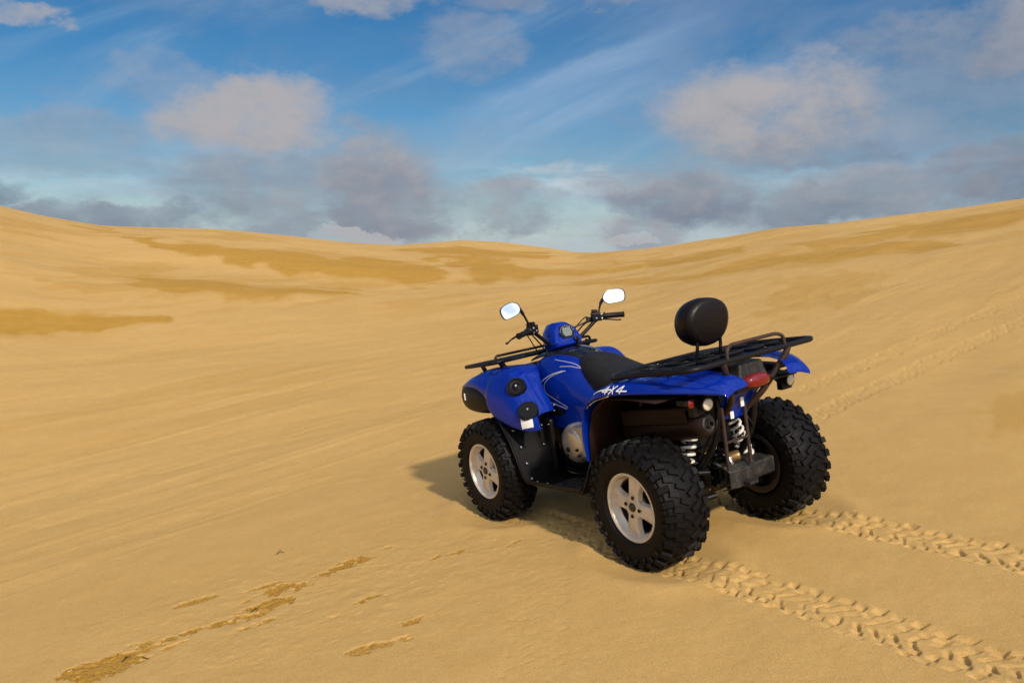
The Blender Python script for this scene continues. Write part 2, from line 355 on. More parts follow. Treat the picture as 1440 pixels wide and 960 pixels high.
        crust = np.maximum(crust, m * k)
        Z = Z - .005 * m + .006 * m * n3
    V = np.stack([X, Y, Z], 1)
    i = np.arange(nr - 1)[:, None] * na; j = np.arange(na)[None, :]; j2 = (j + 1) % na
    F = np.stack([i + j, i + j2, i + na + j2, i + na + j], -1).reshape(-1, 4)
    F = F[:, ::-1]
    me = bpy.data.meshes.new('ground'); nf = len(F)
    me.vertices.add(len(V)); me.vertices.foreach_set('co', V.astype(np.float32).ravel())
    me.loops.add(nf * 4); me.loops.foreach_set('vertex_index', F.astype(np.int32).ravel())
    me.polygons.add(nf); me.polygons.foreach_set('loop_start', (np.arange(nf) * 4).astype(np.int32))
    me.polygons.foreach_set('use_smooth', np.ones(nf, bool))
    me.update(calc_edges=True)
    at = me.attributes.new('damp', 'FLOAT', 'POINT'); at.data.foreach_set('value', damp.astype(np.float32))
    at = me.attributes.new('crust', 'FLOAT', 'POINT'); at.data.foreach_set('value', crust.astype(np.float32))
    # sand material
    m = bpy.data.materials.new('sand'); m.use_nodes = True; t = m.node_tree; b = t.nodes['Principled BSDF']
    b.inputs['Roughness'].default_value = .9; b.inputs['Specular IOR Level'].default_value = .15
    L = t.links.new
    def nn(scale, detail=4, rough=.6, vec=None):
        n = t.nodes.new('ShaderNodeTexNoise'); n.inputs['Scale'].default_value = scale; n.inputs['Detail'].default_value = detail; n.inputs['Roughness'].default_value = rough
        L(vec if vec else g.outputs['Position'], n.inputs['Vector']); return n.outputs['Fac']
    def mixc(f, a_, b_, blend='MIX'):
        x = t.nodes.new('ShaderNodeMix'); x.data_type = 'RGBA'; x.blend_type = blend
        for s_, v_ in ((x.inputs['Factor'], f), (x.inputs[6], a_), (x.inputs[7], b_)):
            if isinstance(v_, bpy.types.NodeSocket): L(v_, s_)
            else: s_.default_value = v_
        return x.outputs[2]
    def mr(v_, a_, b_, c_=0., d_=1.):
        x = t.nodes.new('ShaderNodeMapRange'); L(v_, x.inputs['Value'])
        for k_, q_ in zip(('From Min', 'From Max', 'To Min', 'To Max'), (a_, b_, c_, d_)): x.inputs[k_].default_value = q_
        return x.outputs[0]
    g = t.nodes.new('ShaderNodeNewGeometry'); atn = t.nodes.new('ShaderNodeAttribute'); atn.attribute_name = 'damp'; atc = t.nodes.new('ShaderNodeAttribute'); atc.attribute_name = 'crust'
    dry = mixc(mr(nn(.35, 5), .3, .7), SAND_A, SAND_B)
    dry = mixc(mr(nn(6, 5), .35, .7, 0, .5), dry, SAND_C)
    wet = mixc(mr(nn(3, 6), .3, .7), SAND_D, SAND_E)
    def mth(op, a_, b_, cl=False):
        x = t.nodes.new('ShaderNodeMath'); x.operation = op; x.use_clamp = cl
        for s_, v_ in zip(x.inputs, (a_, b_)):
            if isinstance(v_, bpy.types.NodeSocket): L(v_, s_)
            else: s_.default_value = v_
        return x.outputs[0]
    fine = mth('MULTIPLY', mth('SUBTRACT', nn(70, 4, .7), .5), .9)
    rag = mth('ADD', mth('ADD', atc.outputs['Fac'], fine), mth('MULTIPLY', mth('SUBTRACT', nn(16, 9, .72), .5), 1.1))
    dmp = mth('MULTIPLY', mr(rag, .15, .60), mth('MULTIPLY', atc.outputs['Fac'], 1.6, True), True)
    far_ = mth('MULTIPLY', atn.outputs['Fac'], mr(nn(.9, 6, .65), .25, .75, .7, 1.25), True)
    col = mixc(mth('MAXIMUM', dmp, far_), dry, wet)
    col = mixc(mth('MULTIPLY', dmp, mr(nn(95, 3, .6), .47, .62, 0, .75)), col, (.22, .10, .018, 1))
    grain = nn(230, 3, .8)
    col = mixc(1.0, col, mixc(mr(grain, .25, .75), (.66, .63, .56, 1), (1.28, 1.29, 1.32, 1)), 'MULTIPLY')
    speck = nn(300, 1, .5)
    col = mixc(mr(speck, .70, .76, 0, .55), col, (.06, .035, .015, 1))
    L(col, b.inputs['Base Color'])
    b1 = t.nodes.new('ShaderNodeBump'); b1.inputs['Distance'].default_value = .006; b1.inputs['Strength'].default_value = .6; L(nn(130, 5, .75), b1.inputs['Height'])
    b2 = t.nodes.new('ShaderNodeBump'); b2.inputs['Distance'].default_value = .008; b2.inputs['Strength'].default_value = .2; L(nn(24, 4, .6), b2.inputs['Height']); L(b1.outputs[0], b2.inputs['Normal'])
    L(b2.outputs[0], b.inputs['Normal'])
    me.materials.append(m)
    o = bpy.data.objects.new('ground', me); COL.objects.link(o)
    o['kind'] = 'structure'; o['label'] = 'golden sand dunes with damp streaks and tyre tracks'
    return o
SAND_A, SAND_B, SAND_C = (.505, .312, .102, 1), (.550, .346, .122, 1), (.485, .290, .088, 1)
SAND_D, SAND_E = (.39, .208, .030, 1), (.44, .250, .046, 1)
PATCH = [
    [(-33.2, 20.4, 0.068), (-29.7, 20.4, 0.065), (-27.1, 20.5, 0.054), (-25.1, 20.5, 0.024), (-21.9, 20.1, 0.005)],
    [(-26.0, 31.0, 0.012), (-24.2, 29.0, 0.064), (-21.8, 26.8, 0.103), (-18.0, 25.3, 0.090), (-13.6, 25.1, 0.057), (-10.4, 25.1, 0.013)],
    [(-24.1, 46.8, 0.030), (-20.9, 40.6, 0.043), (-18.0, 38.4, 0.054), (-14.0, 37.3, 0.139), (-9.4, 38.8, 0.219), (-5.7, 34.4, 0.100), (-3.3, 33.3, 0.013)],
    [(-27.2, 52.4, 0.030), (-24.9, 56.1, 0.103), (-22.9, 48.0, 0.020)],
    [(-5.7, 48.2, 0.053), (-3.8, 46.1, 0.156), (-1.4, 39.7, 0.255), (0.5, 34.0, 0.089), (2.4, 30.6, 0.011)],
    [(-7.6, 72.6, 0.080), (-4.7, 71.6, 0.182), (-1.0, 64.2, 0.327), (1.9, 63.0, 0.171), (3.8, 46.8, 0.012)],
    [(1.0, 36.2, 0.018), (3.8, 33.3, 0.052), (6.6, 33.3, 0.027), (8.5, 33.5, 0.007)],
    [(6.2, 40.6, 0.078), (8.5, 33.3, 0.034), (11.3, 32.0, 0.097), (13.6, 32.6, 0.099), (15.8, 29.7, 0.011)],
    [(11.3, 22.5, 0.013), (14.9, 22.8, 0.051), (18.4, 23.4, 0.101), (21.7, 23.8, 0.100), (25.7, 22.0, 0.060), (28.0, 21.6, 0.014)],
    [(15.9, 15.1, 0.015), (17.6, 15.4, 0.154), (19.7, 15.5, 0.197), (21.8, 15.4, 0.122), (23.4, 15.0, 0.014)],
    [(20.9, 30.4, 0.026), (24.1, 31.6, 0.087), (27.2, 29.3, 0.133), (30.8, 29.3, 0.095), (34.1, 29.6, 0.032)],
    [(29.2, 6.6, 0.004), (31.0, 6.6, 0.071), (33.4, 6.7, 0.079)],
    [(4.8, 24.5, 0.015), (8.5, 23.7, 0.031), (12.2, 22.7, 0.032), (14.9, 22.3, 0.011)],
    [(17.5, 27.7, 0.009), (20.1, 28.4, 0.089), (23.3, 27.9, 0.036), (25.7, 28.2, 0.007)],
]
PW = [1, .8, .95, .6, .8, .8, .7, .7, .7, .35, .7, .4, .6, .6]
ground = build_ground()
# ------------------------------------------------------------------ mesh helpers
import bmesh
from mathutils.bvhtree import BVHTree
A3 = lambda *p: np.array(p, float)
class MB:
    def __init__(s): s.V = []; s.F = []
    def add(s, V, F):
        k = len(s.V); s.V += [tuple(map(float, v)) for v in V]; s.F += [tuple(i + k for i in f) for f in F]; return s
    def box(s, c, size, rot=None, taper=1.0):
        hx, hy, hz = (v / 2 for v in size)
        V = np.array([(x, y, z) for z in (-1, 1) for x, y in ((-1, -1), (1, -1), (1, 1), (-1, 1))], float)
        V[4:, :2] *= taper
        V = V * (hx, hy, hz)
        if rot is not None:
            V = V @ (np.array(Matrix.Rotation(0, 3, 'X')) if isinstance(rot, int) else np.array(rot)).T
        return s.add(V + np.array(c), [(0, 3, 2, 1), (4, 5, 6, 7), (0, 1, 5, 4), (1, 2, 6, 5), (2, 3, 7, 6), (3, 0, 4, 7)])
    def tube(s, pts, r, seg=10, closed=False, caps=True):
        P = np.array(pts, float); n = len(P); rs = np.broadcast_to(np.array(r, float), (n,))
        T = np.zeros_like(P)
        for i in range(n):
            a = P[(i - 1) % n] if (closed or i > 0) else P[i]; b = P[(i + 1) % n] if (closed or i < n - 1) else P[i]
            T[i] = (b - a) / (np.linalg.norm(b - a) + 1e-12)
        u = np.cross(T[0], (0, 0, 1)); 
        if np.linalg.norm(u) < .1: u = np.cross(T[0], (1, 0, 0))
        V = []
        for i in range(n):
            u = u - T[i] * (u @ T[i]); u /= np.linalg.norm(u); w_ = np.cross(T[i], u)
            for k in range(seg):
                t = 2 * math.pi * k / seg; V.append(P[i] + rs[i] * (math.cos(t) * u + math.sin(t) * w_))
        F = [(i * seg + k, i * seg + (k + 1) % seg, ((i + 1) % n) * seg + (k + 1) % seg, ((i + 1) % n) * seg + k) for i in range(n if closed else n - 1) for k in range(seg)]
        if caps and not closed: F += [tuple(range(seg))[::-1], tuple((n - 1) * seg + k for k in range(seg))]
        return s.add(V, F)
    def lathe(s, prof, c=(0, 0, 0), axis=(0, 1, 0), n=40, closed=False):
        ax = np.array(axis, float); ax /= np.linalg.norm(ax)
        u = np.cross(ax, (0, 0, 1)); u = u if np.linalg.norm(u) > .1 else np.cross(ax, (1, 0, 0)); u /= np.linalg.norm(u); w_ = np.cross(ax, u)
        V = []; m = len(prof)
        for (h, r) in prof:
            for k in range(n):
                t = 2 * math.pi * k / n; V.append(np.array(c) + ax * h + r * (math.cos(t) * u + math.sin(t) * w_))
        F = [(i * n + k, i * n + (k + 1) % n, ((i + 1) % m) * n + (k + 1) % n, ((i + 1) % m) * n + k) for i in range(m if closed else m - 1) for k in range(n)]
        if not closed:
            if prof[0][1] > 1e-4: F.append(tuple(range(n))[::-1])
            if prof[-1][1] > 1e-4: F.append(tuple((m - 1) * n + k for k in range(n)))
        return s.add(V, F)
    def loft(s, rows, closed=False, caps=False):
        n = len(rows[0]); V = [p for r in rows for p in r]
        F = [(i * n + k, i * n + (k + 1) % n, (i + 1) * n + (k + 1) % n, (i + 1) * n + k) for i in range(len(rows) - 1) for k in range(n if closed else n - 1)]
        if caps: F += [tuple(range(n))[::-1], tuple((len(rows) - 1) * n + k for k in range(n))]
        return s.add(V, F)
    def prism(s, poly, a, b):          # polygon of points, extruded from offset a to offset b
        n = len(poly); V = [np.array(p) + a for p in poly] + [np.array(p) + b for p in poly]
        F = [tuple(range(n))[::-1], tuple(range(n, 2 * n))] + [(k, (k + 1) % n, n + (k + 1) % n, n + k) for k in range(n)]
        return s.add(V, F)
    def mirror(s):
        s.V = [(x, -y, z) for x, y, z in s.V]; return s
    def obj(s, name, m, parent, smooth=True, sub=0, solid=0, bev=0, angle=40, out=None):
        me = bpy.data.meshes.new(name); me.from_pydata(s.V, [], s.F)
        bm = bmesh.new(); bm.from_mesh(me); bmesh.ops.remove_doubles(bm, verts=bm.verts, dist=1e-5); bmesh.ops.recalc_face_normals(bm, faces=bm.faces); 
        if out is not None and sum(f.normal.dot(Vector(out)) * f.calc_area() for f in bm.faces) < 0: bmesh.ops.reverse_faces(bm, faces=bm.faces)
        bm.to_mesh(me); bm.free()
        if smooth and not sub:
            me.polygons.foreach_set('use_smooth', np.ones(len(me.polygons), bool)); me.set_sharp_from_angle(angle=R_(angle))
        elif smooth: me.polygons.foreach_set('use_smooth', np.ones(len(me.polygons), bool))
        me.materials.append(MT[m])
        o = bpy.data.objects.new(name, me); COL.objects.link(o); o.parent = parent
        if solid: d = o.modifiers.new('thickness', 'SOLIDIFY'); d.thickness = solid; d.offset = -1
        if bev:
            d = o.modifiers.new('edges', 'BEVEL'); d.width = bev; d.segments = 2; d.limit_method = 'ANGLE'; d.angle_limit = R_(35)
        if sub: d = o.modifiers.new('smooth', 'SUBSURF'); d.levels = sub; d.render_levels = sub
        return o
def curve(pts, n=8):                    # Catmull-Rom through the points
    P = [np.array(p, float) for p in pts]; P = [2 * P[0] - P[1]] + P + [2 * P[-1] - P[-2]]; out = []
    for i in range(1, len(P) - 2):
        a, b, c, d = P[i - 1:i + 3]
        for t in np.linspace(0, 1, n, endpoint=False):
            out.append(.5 * (2 * b + (c - a) * t + (2 * a - 5 * b + 4 * c - d) * t * t + (3 * b - a - 3 * c + d) * t ** 3))
    return out + [P[-2]]
def rnd(pts, rad, n=5, closed=False):   # polyline with rounded corners
    P = [np.array(p, float) for p in pts]; out = []; N_ = len(P)
    for i in range(N_):
        if not closed and i in (0, N_ - 1): out.append(P[i]); continue
        a, b, c = P[i - 1], P[i], P[(i + 1) % N_]
        d1 = (a - b); d2 = (c - b); l1, l2 = np.linalg.norm(d1), np.linalg.norm(d2); q = min(rad, l1 * .45, l2 * .45)
        s_, e_ = b + d1 / l1 * q, b + d2 / l2 * q
        for t in np.linspace(0, 1, n): out.append((1 - t) ** 2 * s_ + 2 * t * (1 - t) * b + t * t * e_)
    return out
def lay(p, q, s): return tuple((1 - s) * np.array(p) + s * np.array(q))

T1 = [(0.85, 0.21, 0.867), (0.925, 0.21, 0.842), (1.004, 0.21, 0.811), (1.081, 0.21, 0.764), (1.082, 0.21, 0.73), (1.022, 0.21, 0.678), (0.929, 0.21, 0.656), (0.837, 0.21, 0.637)]
T2 = [(0.851, 0.21, 0.865), (0.975, 0.21, 0.811), (1.031, 0.21, 0.766), (1.029, 0.21, 0.737), (1.013, 0.21, 0.715), (0.922, 0.21, 0.681), (0.828, 0.21, 0.646)]
T3 = [(0.976, 0.17, 0.919), (0.803, 0.17, 0.923), (0.702, 0.17, 0.91), (0.812, 0.17, 0.887), (0.913, 0.17, 0.863)]
F1 = [(0.072, 0.48, 0.839), (0.166, 0.48, 0.82), (0.211, 0.48, 0.79), (0.26, 0.48, 0.744), (0.3, 0.48, 0.705)]
F2 = [(0.083, 0.5, 0.819), (0.142, 0.5, 0.791), (0.193, 0.5, 0.76), (0.233, 0.5, 0.726), (0.27, 0.5, 0.712)]
TWIGS = [(1.80, 1.67, .04, 'tiny dark twig alone on smooth sand away from the damp patches', .2), (1.02, 2.62, .06, 'forked dry twig lying across the widest damp patch', .3),
         (.94, 2.53, .05, 'dry twig beside the widest damp patch', .25), (1.08, 2.03, .05, 'thin dry twig at the rim of the long damp streak', .3)]
# ------------------------------------------------------------------ quad bike
bike = bpy.data.objects.new('quad_bike', None); COL.objects.link(bike)
bike.matrix_world = Matrix.Translation(Vector(VO)) @ Matrix(VM.tolist()).to_4x4()
bike['label'] = 'blue quad bike with black racks and passenger backrest parked on the sand'
bike['category'] = 'quad bike'

# ---- wheels
def make_tyre(hw, R0, npitch):
    b = MB()
    half = [(0, R0), (.34 * hw, R0 - .001), (.68 * hw, R0 - .007), (.90 * hw, R0 - .022), (1.0 * hw, R0 - .05), (1.02 * hw, R0 - .08), (.97 * hw, R0 - .11), (.86 * hw, .168), (.80 * hw, .158), (.74 * hw, .150)]
    prof = [(-y, r) for y, r in half[::-1]] + half[1:]
    b.lathe(prof, n=64)
    b.F = b.F[:-2]                                   # open at the beads
    for ring in (.155, .0):                           # raised bands on the sidewalls
        pass
    rng = np.random.RandomState(4)
    for k in range(npitch):
        for sgn in (-1, 1):
            th0 = 2 * math.pi * (k + (.5 if sgn > 0 else 0)) / npitch
            for (yy, su, sy, hh, dth, yawd, tilt, rr) in ((.86, .032, .054, .020, 0, 0, 46, R0 - .018), (.57, .026, .050, .015, .50, 18, 14, R0 - .006), (.20, .025, .056, .013, .16, 26, 3, R0), (1.0, .020, .03, .010, .5, 0, 78, R0 - .045)):
                th = th0 + dth * 2 * math.pi / npitch
                rad = A3(math.cos(th), 0, math.sin(th)); tan = A3(-math.sin(th), 0, math.cos(th)); ax = A3(0, sgn, 0)
                t_ = R_(tilt); nrm = rad * math.cos(t_) + ax * math.sin(t_); sid = ax * math.cos(t_) - rad * math.sin(t_)
                yw = R_(yawd); u1 = tan * math.cos(yw) + sid * math.sin(yw); u2 = sid * math.cos(yw) - tan * math.sin(yw)
                c = rad * rr + ax * yy * hw + nrm * hh * .30
                b.box(c, (su * 2 * hw / .24, sy * hw / .12, hh), np.stack([u1, u2, nrm], 1), .82)
    return b
def make_wheel(front):
    hw, R0 = (.103, .288) if front else (.122, .292)
    b = MB()
    lip = .086 if front else .098                       # where the rim's outer lip stands
    b.lathe([(lip - .002, .166), (lip + .007, .165), (lip + .009, .158), (lip + .004, .151), (lip - .012, .146), (lip - .03, .140), (lip - .040, .132), (lip - .05, .140), (lip - .03, .156)], n=56)
    b.F = b.F[:-2]
    y0, y1 = lip - .030, lip - .012
    b.lathe([(y0 - .02, 0.0), (y0 - .02, .052), (y1, .056), (y1 + .004, .050), (y1 + .004, .0)], n=32)
    for k in range(4):
        t = R_(90 * k + 12); d = A3(math.cos(t), 0, math.sin(t)); p = A3(-math.sin(t), 0, math.cos(t)); ax = A3(0, 1, 0)
        rows = []
        for rr, wd, yt in ((.040, .032, y1 + .003), (.070, .031, y1 + .004), (.100, .035, y1 + .001), (.128, .043, y1 - .005), (.142, .049, y1 - .008)):
            c = d * rr
            rows.append([c - p * (wd + .007) + ax * (yt - .026), c - p * wd + ax * (yt - .004), c - p * wd * .82 + ax * yt, c - p * wd * .30 + ax * (yt - .0005), c - p * wd * .22 + ax * (yt - .003),
                         c + p * wd * .22 + ax * (yt - .003), c + p * wd * .30 + ax * (yt - .0005), c + p * wd * .82 + ax * yt, c + p * wd + ax * (yt - .004), c + p * (wd + .007) + ax * (yt - .026)])
        b.loft(rows, closed=True, caps=True)
    wh = b.obj('wheel', 'rim', None, angle=35)
    q = MB().lathe([(lip - .038, .133), (-hw * .8, .135), (-hw * .85, .160), (-hw * .9, .160), (-hw * .92, .15), (-hw * .84, .128), (lip - .04, .128)], n=48, closed=True); q.obj('barrel', 'barrel', wh)
    make_tyre(hw, R0, 27).obj('tyre', 'rubber', wh, angle=32)
    MB().lathe([(-.02, .127), (.0, .127), (.004, .06), (.03, .05), (.03, .0)], (0, -.02, 0), n=32).obj('brake_drum', 'barrel', wh)
    MB().lathe([(y1, .0225), (y1 + .008, .022), (y1 + .012, .018), (y1 + .013, 0)], n=20).obj('hub_cap', 'gloss', wh)
    for k in range(4):
        t = R_(90 * k + 12)
        MB().lathe([(y1 - .004, .0095), (y1 + .0075, .0095), (y1 + .010, .007), (y1 + .010, 0)], (.046 * math.cos(t), 0, .046 * math.sin(t)), n=6).obj('lug_nut', 'steel', wh)
    return wh
def copy_tree(o, parent):
    c = o.copy(); COL.objects.link(c); c.parent = parent
    for ch in list(o.children): copy_tree(ch, c)
    return c
RW, FW = make_wheel(False), make_wheel(True)
for proto, x, y, z in ((RW, 0, .425, .299), (FW, 1.303, .458, .298)):
    for s_ in (1, -1):
        o = proto if s_ == 1 else copy_tree(proto, bike)
        o.parent = bike; o.location = (x, y * s_, z); o.rotation_euler = (0, R_(-8 if x else 0), 0 if s_ == 1 else math.pi)

# ---- blue bodywork, left and right alike
FENDER = {}
def front_fender(s_):
    b = MB(); rows = []
    top = [(1.605, .790), (1.52, .850), (1.41, .876), (1.31, .884), (1.245, .886), (1.228, .890), (1.16, .893), (1.115, .889), (1.065, .868), (1.010, .795), (.945, .725), (.865, .645)]
    low = [(1.600, .768), (1.515, .778), (1.41, .782), (1.315, .764), (1.255, .716), (1.236, .690), (1.20, .640), (1.14, .606), (1.03, .580), (.925, .562), (.835, .558), (.785, .580)]
    yt = [.335, .335, .335, .335, .335, .345, .345, .345, .345, .345, .345, .345]
    yl = [.455, .473, .484, .490, .492, .508, .508, .505, .496, .484, .466, .44]
    yi = [.17, .17, .17, .17, .17, .17, .18, .19, .21, .25, .26, .27]
    for (tx, tz), (lx, lz), a, l, i in zip(top, low, yt, yl, yi):
        rows.append([(tx, i, tz - .012), (tx, a - .03, tz), (tx, a + .045, tz - .008), (tx + (lx - tx) * .08, a + .062, tz - .022), (tx + (lx - tx) * .3, a + (l - a) * .66, tz + (lz - tz) * .26),
                     (tx + (lx - tx) * .65, a + (l - a) * .92, tz + (lz - tz) * .62), (lx, l, lz), (lx + .004, l - .018, lz - .006)])
    b.loft(rows)
    if s_ < 0: b.mirror()
    return b.obj('front_fender', 'blue', bike, sub=2, solid=.005, out=(0, .7 * s_, .7))
def rear_fender(s_):
    b = MB(); rows = []
    # along the arch: crease x, z / lip x, z / y of inner edge, crease, lip
    st = [(.350, .46, .354, .46, .34, .462, .480), (.346, .55, .352, .55, .30, .468, .490), (.328, .66, .338, .648, .22, .472, .500), (.282, .765, .300, .735, .19, .474, .508), (.205, .838, .222, .792, .175, .474, .512),
          (.085, .874, .095, .820, .17, .468, .509), (-.08, .878, -.08, .828, .17, .435, .476), (-.22, .878, -.23, .826, .17, .380, .420), (-.33, .872, -.35, .818, .17, .315, .348), (-.405, .852, -.425, .808, .15, .265, .292), (-.434, .825, -.438, .800, .13, .258, .283), (-.440, .800, -.442, .792, .13, .252, .276)]
    for cx, cz, lx, lz, i, c, l in st:
        k = 1 if cx < .25 else 0
        rows.append([(cx, i, cz + .012 * k), (cx, i + (c - i) * .55, cz + .014 * k), (cx, c - .02, cz + .004), (cx + (lx - cx) * .15, c + .012, cz - .008), (cx + (lx - cx) * .7, c + (l - c) * .8, cz + (lz - cz) * .68), (lx, l, lz), (lx, l - .016, lz - .006)])
    b.loft(rows)
    if s_ < 0: b.mirror()
    return b.obj('rear_fender', 'blue', bike, sub=2, solid=.005, out=(0, .6 * s_, .8))
for s_ in (1, -1):
    FENDER['f', s_] = front_fender(s_); FENDER['r', s_] = rear_fender(s_)
def tank():
    b = MB(); rows = []
    for x, zt, zs, w_, zm, wm, zl, wl, zb, wb in [(1.24, .885, .85, .17, .76, .20, .66, .205, .60, .19), (1.14, .925, .890, .175, .79, .215, .64, .222, .555, .205), (1.04, .938, .905, .175, .79, .220, .63, .225, .520, .21),
                      (.93, .934, .895, .170, .78, .222, .62, .222, .512, .21), (.83, .912, .862, .165, .75, .220, .61, .215, .530, .205), (.74, .872, .815, .158, .72, .215, .63, .21, .575, .20), (.65, .82, .77, .15, .71, .20, .66, .195, .625, .185), (.57, .78, .74, .13, .71, .17, .68, .165, .665, .15)]:
        half = [(x, wb, zb), (x, wl, zl), (x, wm, zm), (x, w_, zs), (x, w_ * .6, zt - .004), (x, 0, zt)]
        rows.append(half + [(p[0], -p[1], p[2]) for p in half[-2::-1]])
    b.loft(rows, caps=True)
    return b.obj('tank_cover', 'blue', bike, sub=2)
TANK = tank()
# hood between the front fenders and black centre console under the handlebars
b = MB(); b.loft([[(x, y, z - .5 * abs(y) ** 2) for y in (-.21, -.12, 0, .12, .21)] for x, z in ((1.62, .78), (1.52, .835), (1.38, .865), (1.24, .875))]); b.obj('hood', 'blue', bike, sub=2, solid=.006, out=(0, 0, 1))
b = MB(); rows = []
for x, z, w_ in ((1.27, .905, .15), (1.16, .940, .15), (1.05, .953, .130), (.94, .950, .110), (.86, .936, .095), (.80, .915, .085)):
    rows.append([(x, w_, z - .030), (x, w_ * .86, z - .004), (x, 0, z + .004), (x, -w_ * .86, z - .004), (x, -w_, z - .030)])
b.loft(rows); b.obj('console', 'gloss', bike, sub=2, solid=.01, out=(0, 0, 1))
# ---- seat
b = MB(); rows = []
for x, zt, w_, zb in ((.885, .905, .055, .86), (.83, .925, .105, .80), (.75, .912, .140, .755), (.65, .875, .158, .725), (.52, .838, .168, .715), (.38, .828, .172, .72), (.22, .842, .172, .73), (.06, .872, .168, .74), (-.10, .888, .160, .76), (-.24, .880, .135, .79)):
    half = [(x, w_ * 1.02, zb), (x, w_ * 1.06, (zb + zt) / 2 - .005), (x, w_ * .98, zt - .028), (x, w_ * .72, zt - .004), (x, 0, zt)]
    rows.append(half + [(p[0], -p[1], p[2]) for p in half[-2::-1]])
b.loft(rows, caps=True); seat = b.obj('seat', 'vinyl', bike, sub=2)
# ---- dark core: engine block, frame rails, gearbox
b = MB(); b.box((.72, 0, .46), (.62, .36, .36)); b.box((.25, 0, .60), (.60, .30, .26)); b.box((1.18, 0, .60), (.36, .30, .44)); b.box((1.40, 0, .70), (.36, .56, .14)); b.box((.70, 0, .27), (1.5, .30, .06)); b.obj('engine_block', 'black', bike, bev=.02, smooth=False)
for s_ in (1, -1):
    b = MB(); b.tube(rnd([(1.55, .16 * s_, .52), (1.35, .17 * s_, .27), (.30, .17 * s_, .25), (-.05, .13 * s_, .36), (-.20, .12 * s_, .55), (-.24, .12 * s_, .78), (.2, .13 * s_, .74)], .1), .017); b.obj('frame_rail', 'steel', bike)
# ---- engine cover, left
b = MB(); b.lathe([(-.06, .112), (.0, .112), (.020, .110), (.042, .094), (.054, .062), (.058, 0)], (.765, .228, .452), n=40); b.box((.665, .245, .475), (.15, .05, .165)); cov = b.obj('engine_cover', 'alu', bike, bev=.004)
for (x, z, r) in ((.785, .425, .014), (.80, .39, .009), (.705, .43, .008), (.69, .40, .007), (.73, .545, .008)):
    MB().lathe([(0, r), (.010, r), (.013, r * .7), (.013, 0)], (x, .280 if abs(z - .45) < .07 else .256, z), n=12).obj('bolt', 'steel', cov)
# ---- footwells and mudguards
def footwell(s_):
    b = MB()
    prof = [(1.19, .640), (1.115, .575), (1.040, .49), (.995, .40), (.972, .31), (.955, .255), (.90, .247), (.75, .254), (.60, .262), (.47, .27), (.445, .29)]
    rows = []
    for k, (x, z) in enumerate(prof):
        o_ = [.485, .505, .512, .512, .505, .490, .470, .47, .47, .47, .47][k]
        rows.append([(x, .20, z), (x, .34, z), (x, o_ - .012, z), (x - (.012 if k < 5 else 0), o_, z + (.0 if k < 5 else .014)), (x - (.02 if k < 5 else 0), o_ + .004, z + (.0 if k < 5 else .030))])
    b.loft(rows)
    if s_ < 0: b.mirror()
    f = b.obj('footwell', 'galv' if False else 'black', bike, solid=.006, angle=30)
    # floor tread bars, rivets along the guard edge
    for k in range(6):
        t_ = MB(); t_.box((.50 + .052 * k, .355 * s_, .279 - .004 * k), (.020, .20, .016)); t_.obj('tread_bar', 'galv', f, bev=.004, smooth=False)
    for (x, z) in ((1.15, .61), (1.075, .535), (1.015, .445), (.98, .355), (.952, .27), (.90, .258), (.80, .264)):
        MB().lathe([(0, .008), (.004, .006), (.005, 0)], (x - .012, .452 * s_, z + .010), axis=(-.9, 0, .45), n=10).obj('rivet', 'chrome', f)
    p = MB(); p.box((1.005, .262 * s_, .43), (.13, .03, .30)); p.box((1.09, .29 * s_, .47), (.16, .03, .24)); p.obj('inner_panel', 'black', bike, bev=.012, smooth=False)
    for x, z in ((.955, .552), (.985, .552), (.99, .44)):
        MB().lathe([(0, .007), (.004, .005), (.005, 0)], (x, .279 * s_ if x < .97 else .307 * s_, z), axis=(0, s_, 0), n=10).obj('rivet', 'chrome', f)
    # rear mudguard ahead of the rear wheel, brown inner guard
    m_ = MB(); m_.loft([[(.445, .20, .28), (.448, .34, .275), (.450, .475, .275), (.436, .482, .275)], [(.395, .20, .36), (.40, .34, .36), (.402, .470, .36), (.385, .478, .36)], [(.345, .20, .47), (.350, .34, .47), (.352, .462, .47), (.335, .470, .47)]])
    if s_ < 0: m_.mirror()
    m_.obj('mudguard', 'black', bike, solid=.005)
    g_ = MB(); g_.loft([[(.334, y, .455), (.322, y, .60), (.268, y, .725), (.17, y, .79), (.0, y, .80), (-.2, y, .795)] for y in (.16 * s_, .40 * s_, .470 * s_)]); g_.obj('inner_guard', 'heat', bike, solid=.004)
    return f
for s_ in (1, -1): footwell(s_)
# ---- black bumper cover under the front fenders, bumper bar
for s_ in (1, -1):
    b = MB(); rows = []
    for x, zt, zb, y in ((1.635, .770, .69, .40), (1.622, .785, .650, .462), (1.54, .80, .622, .492), (1.43, .80, .615, .500), (1.33, .79, .618, .500), (1.235, .74, .625, .488)):
        rows.append([(x, y - .12, zt - .01), (x, y - .02, zt), (x, y, (zt + zb) / 2), (x - .004, y - .012, zb), (x - .01, y - .10, zb + .01)])
    b.loft(rows); 
    if s_ < 0: b.mirror()
    bc = b.obj('bumper_cover', 'black', bike, sub=2, solid=.006, out=(0, s_, 0))
    MB().box((1.505, .4905 * s_, .722), (.007, .006, .044)).obj('marker', 'white', bc, bev=.002, smooth=False)
b = MB(); b.tube(rnd([(1.45, .20, .40), (1.66, .20, .46), (1.70, .20, .74), (1.70, -.20, .74), (1.66, -.20, .46), (1.45, -.20, .40)], .06), .016); b.tube([(1.69, .2, .6), (1.69, -.2, .6)], .013); b.obj('front_bumper', 'steel', bike)
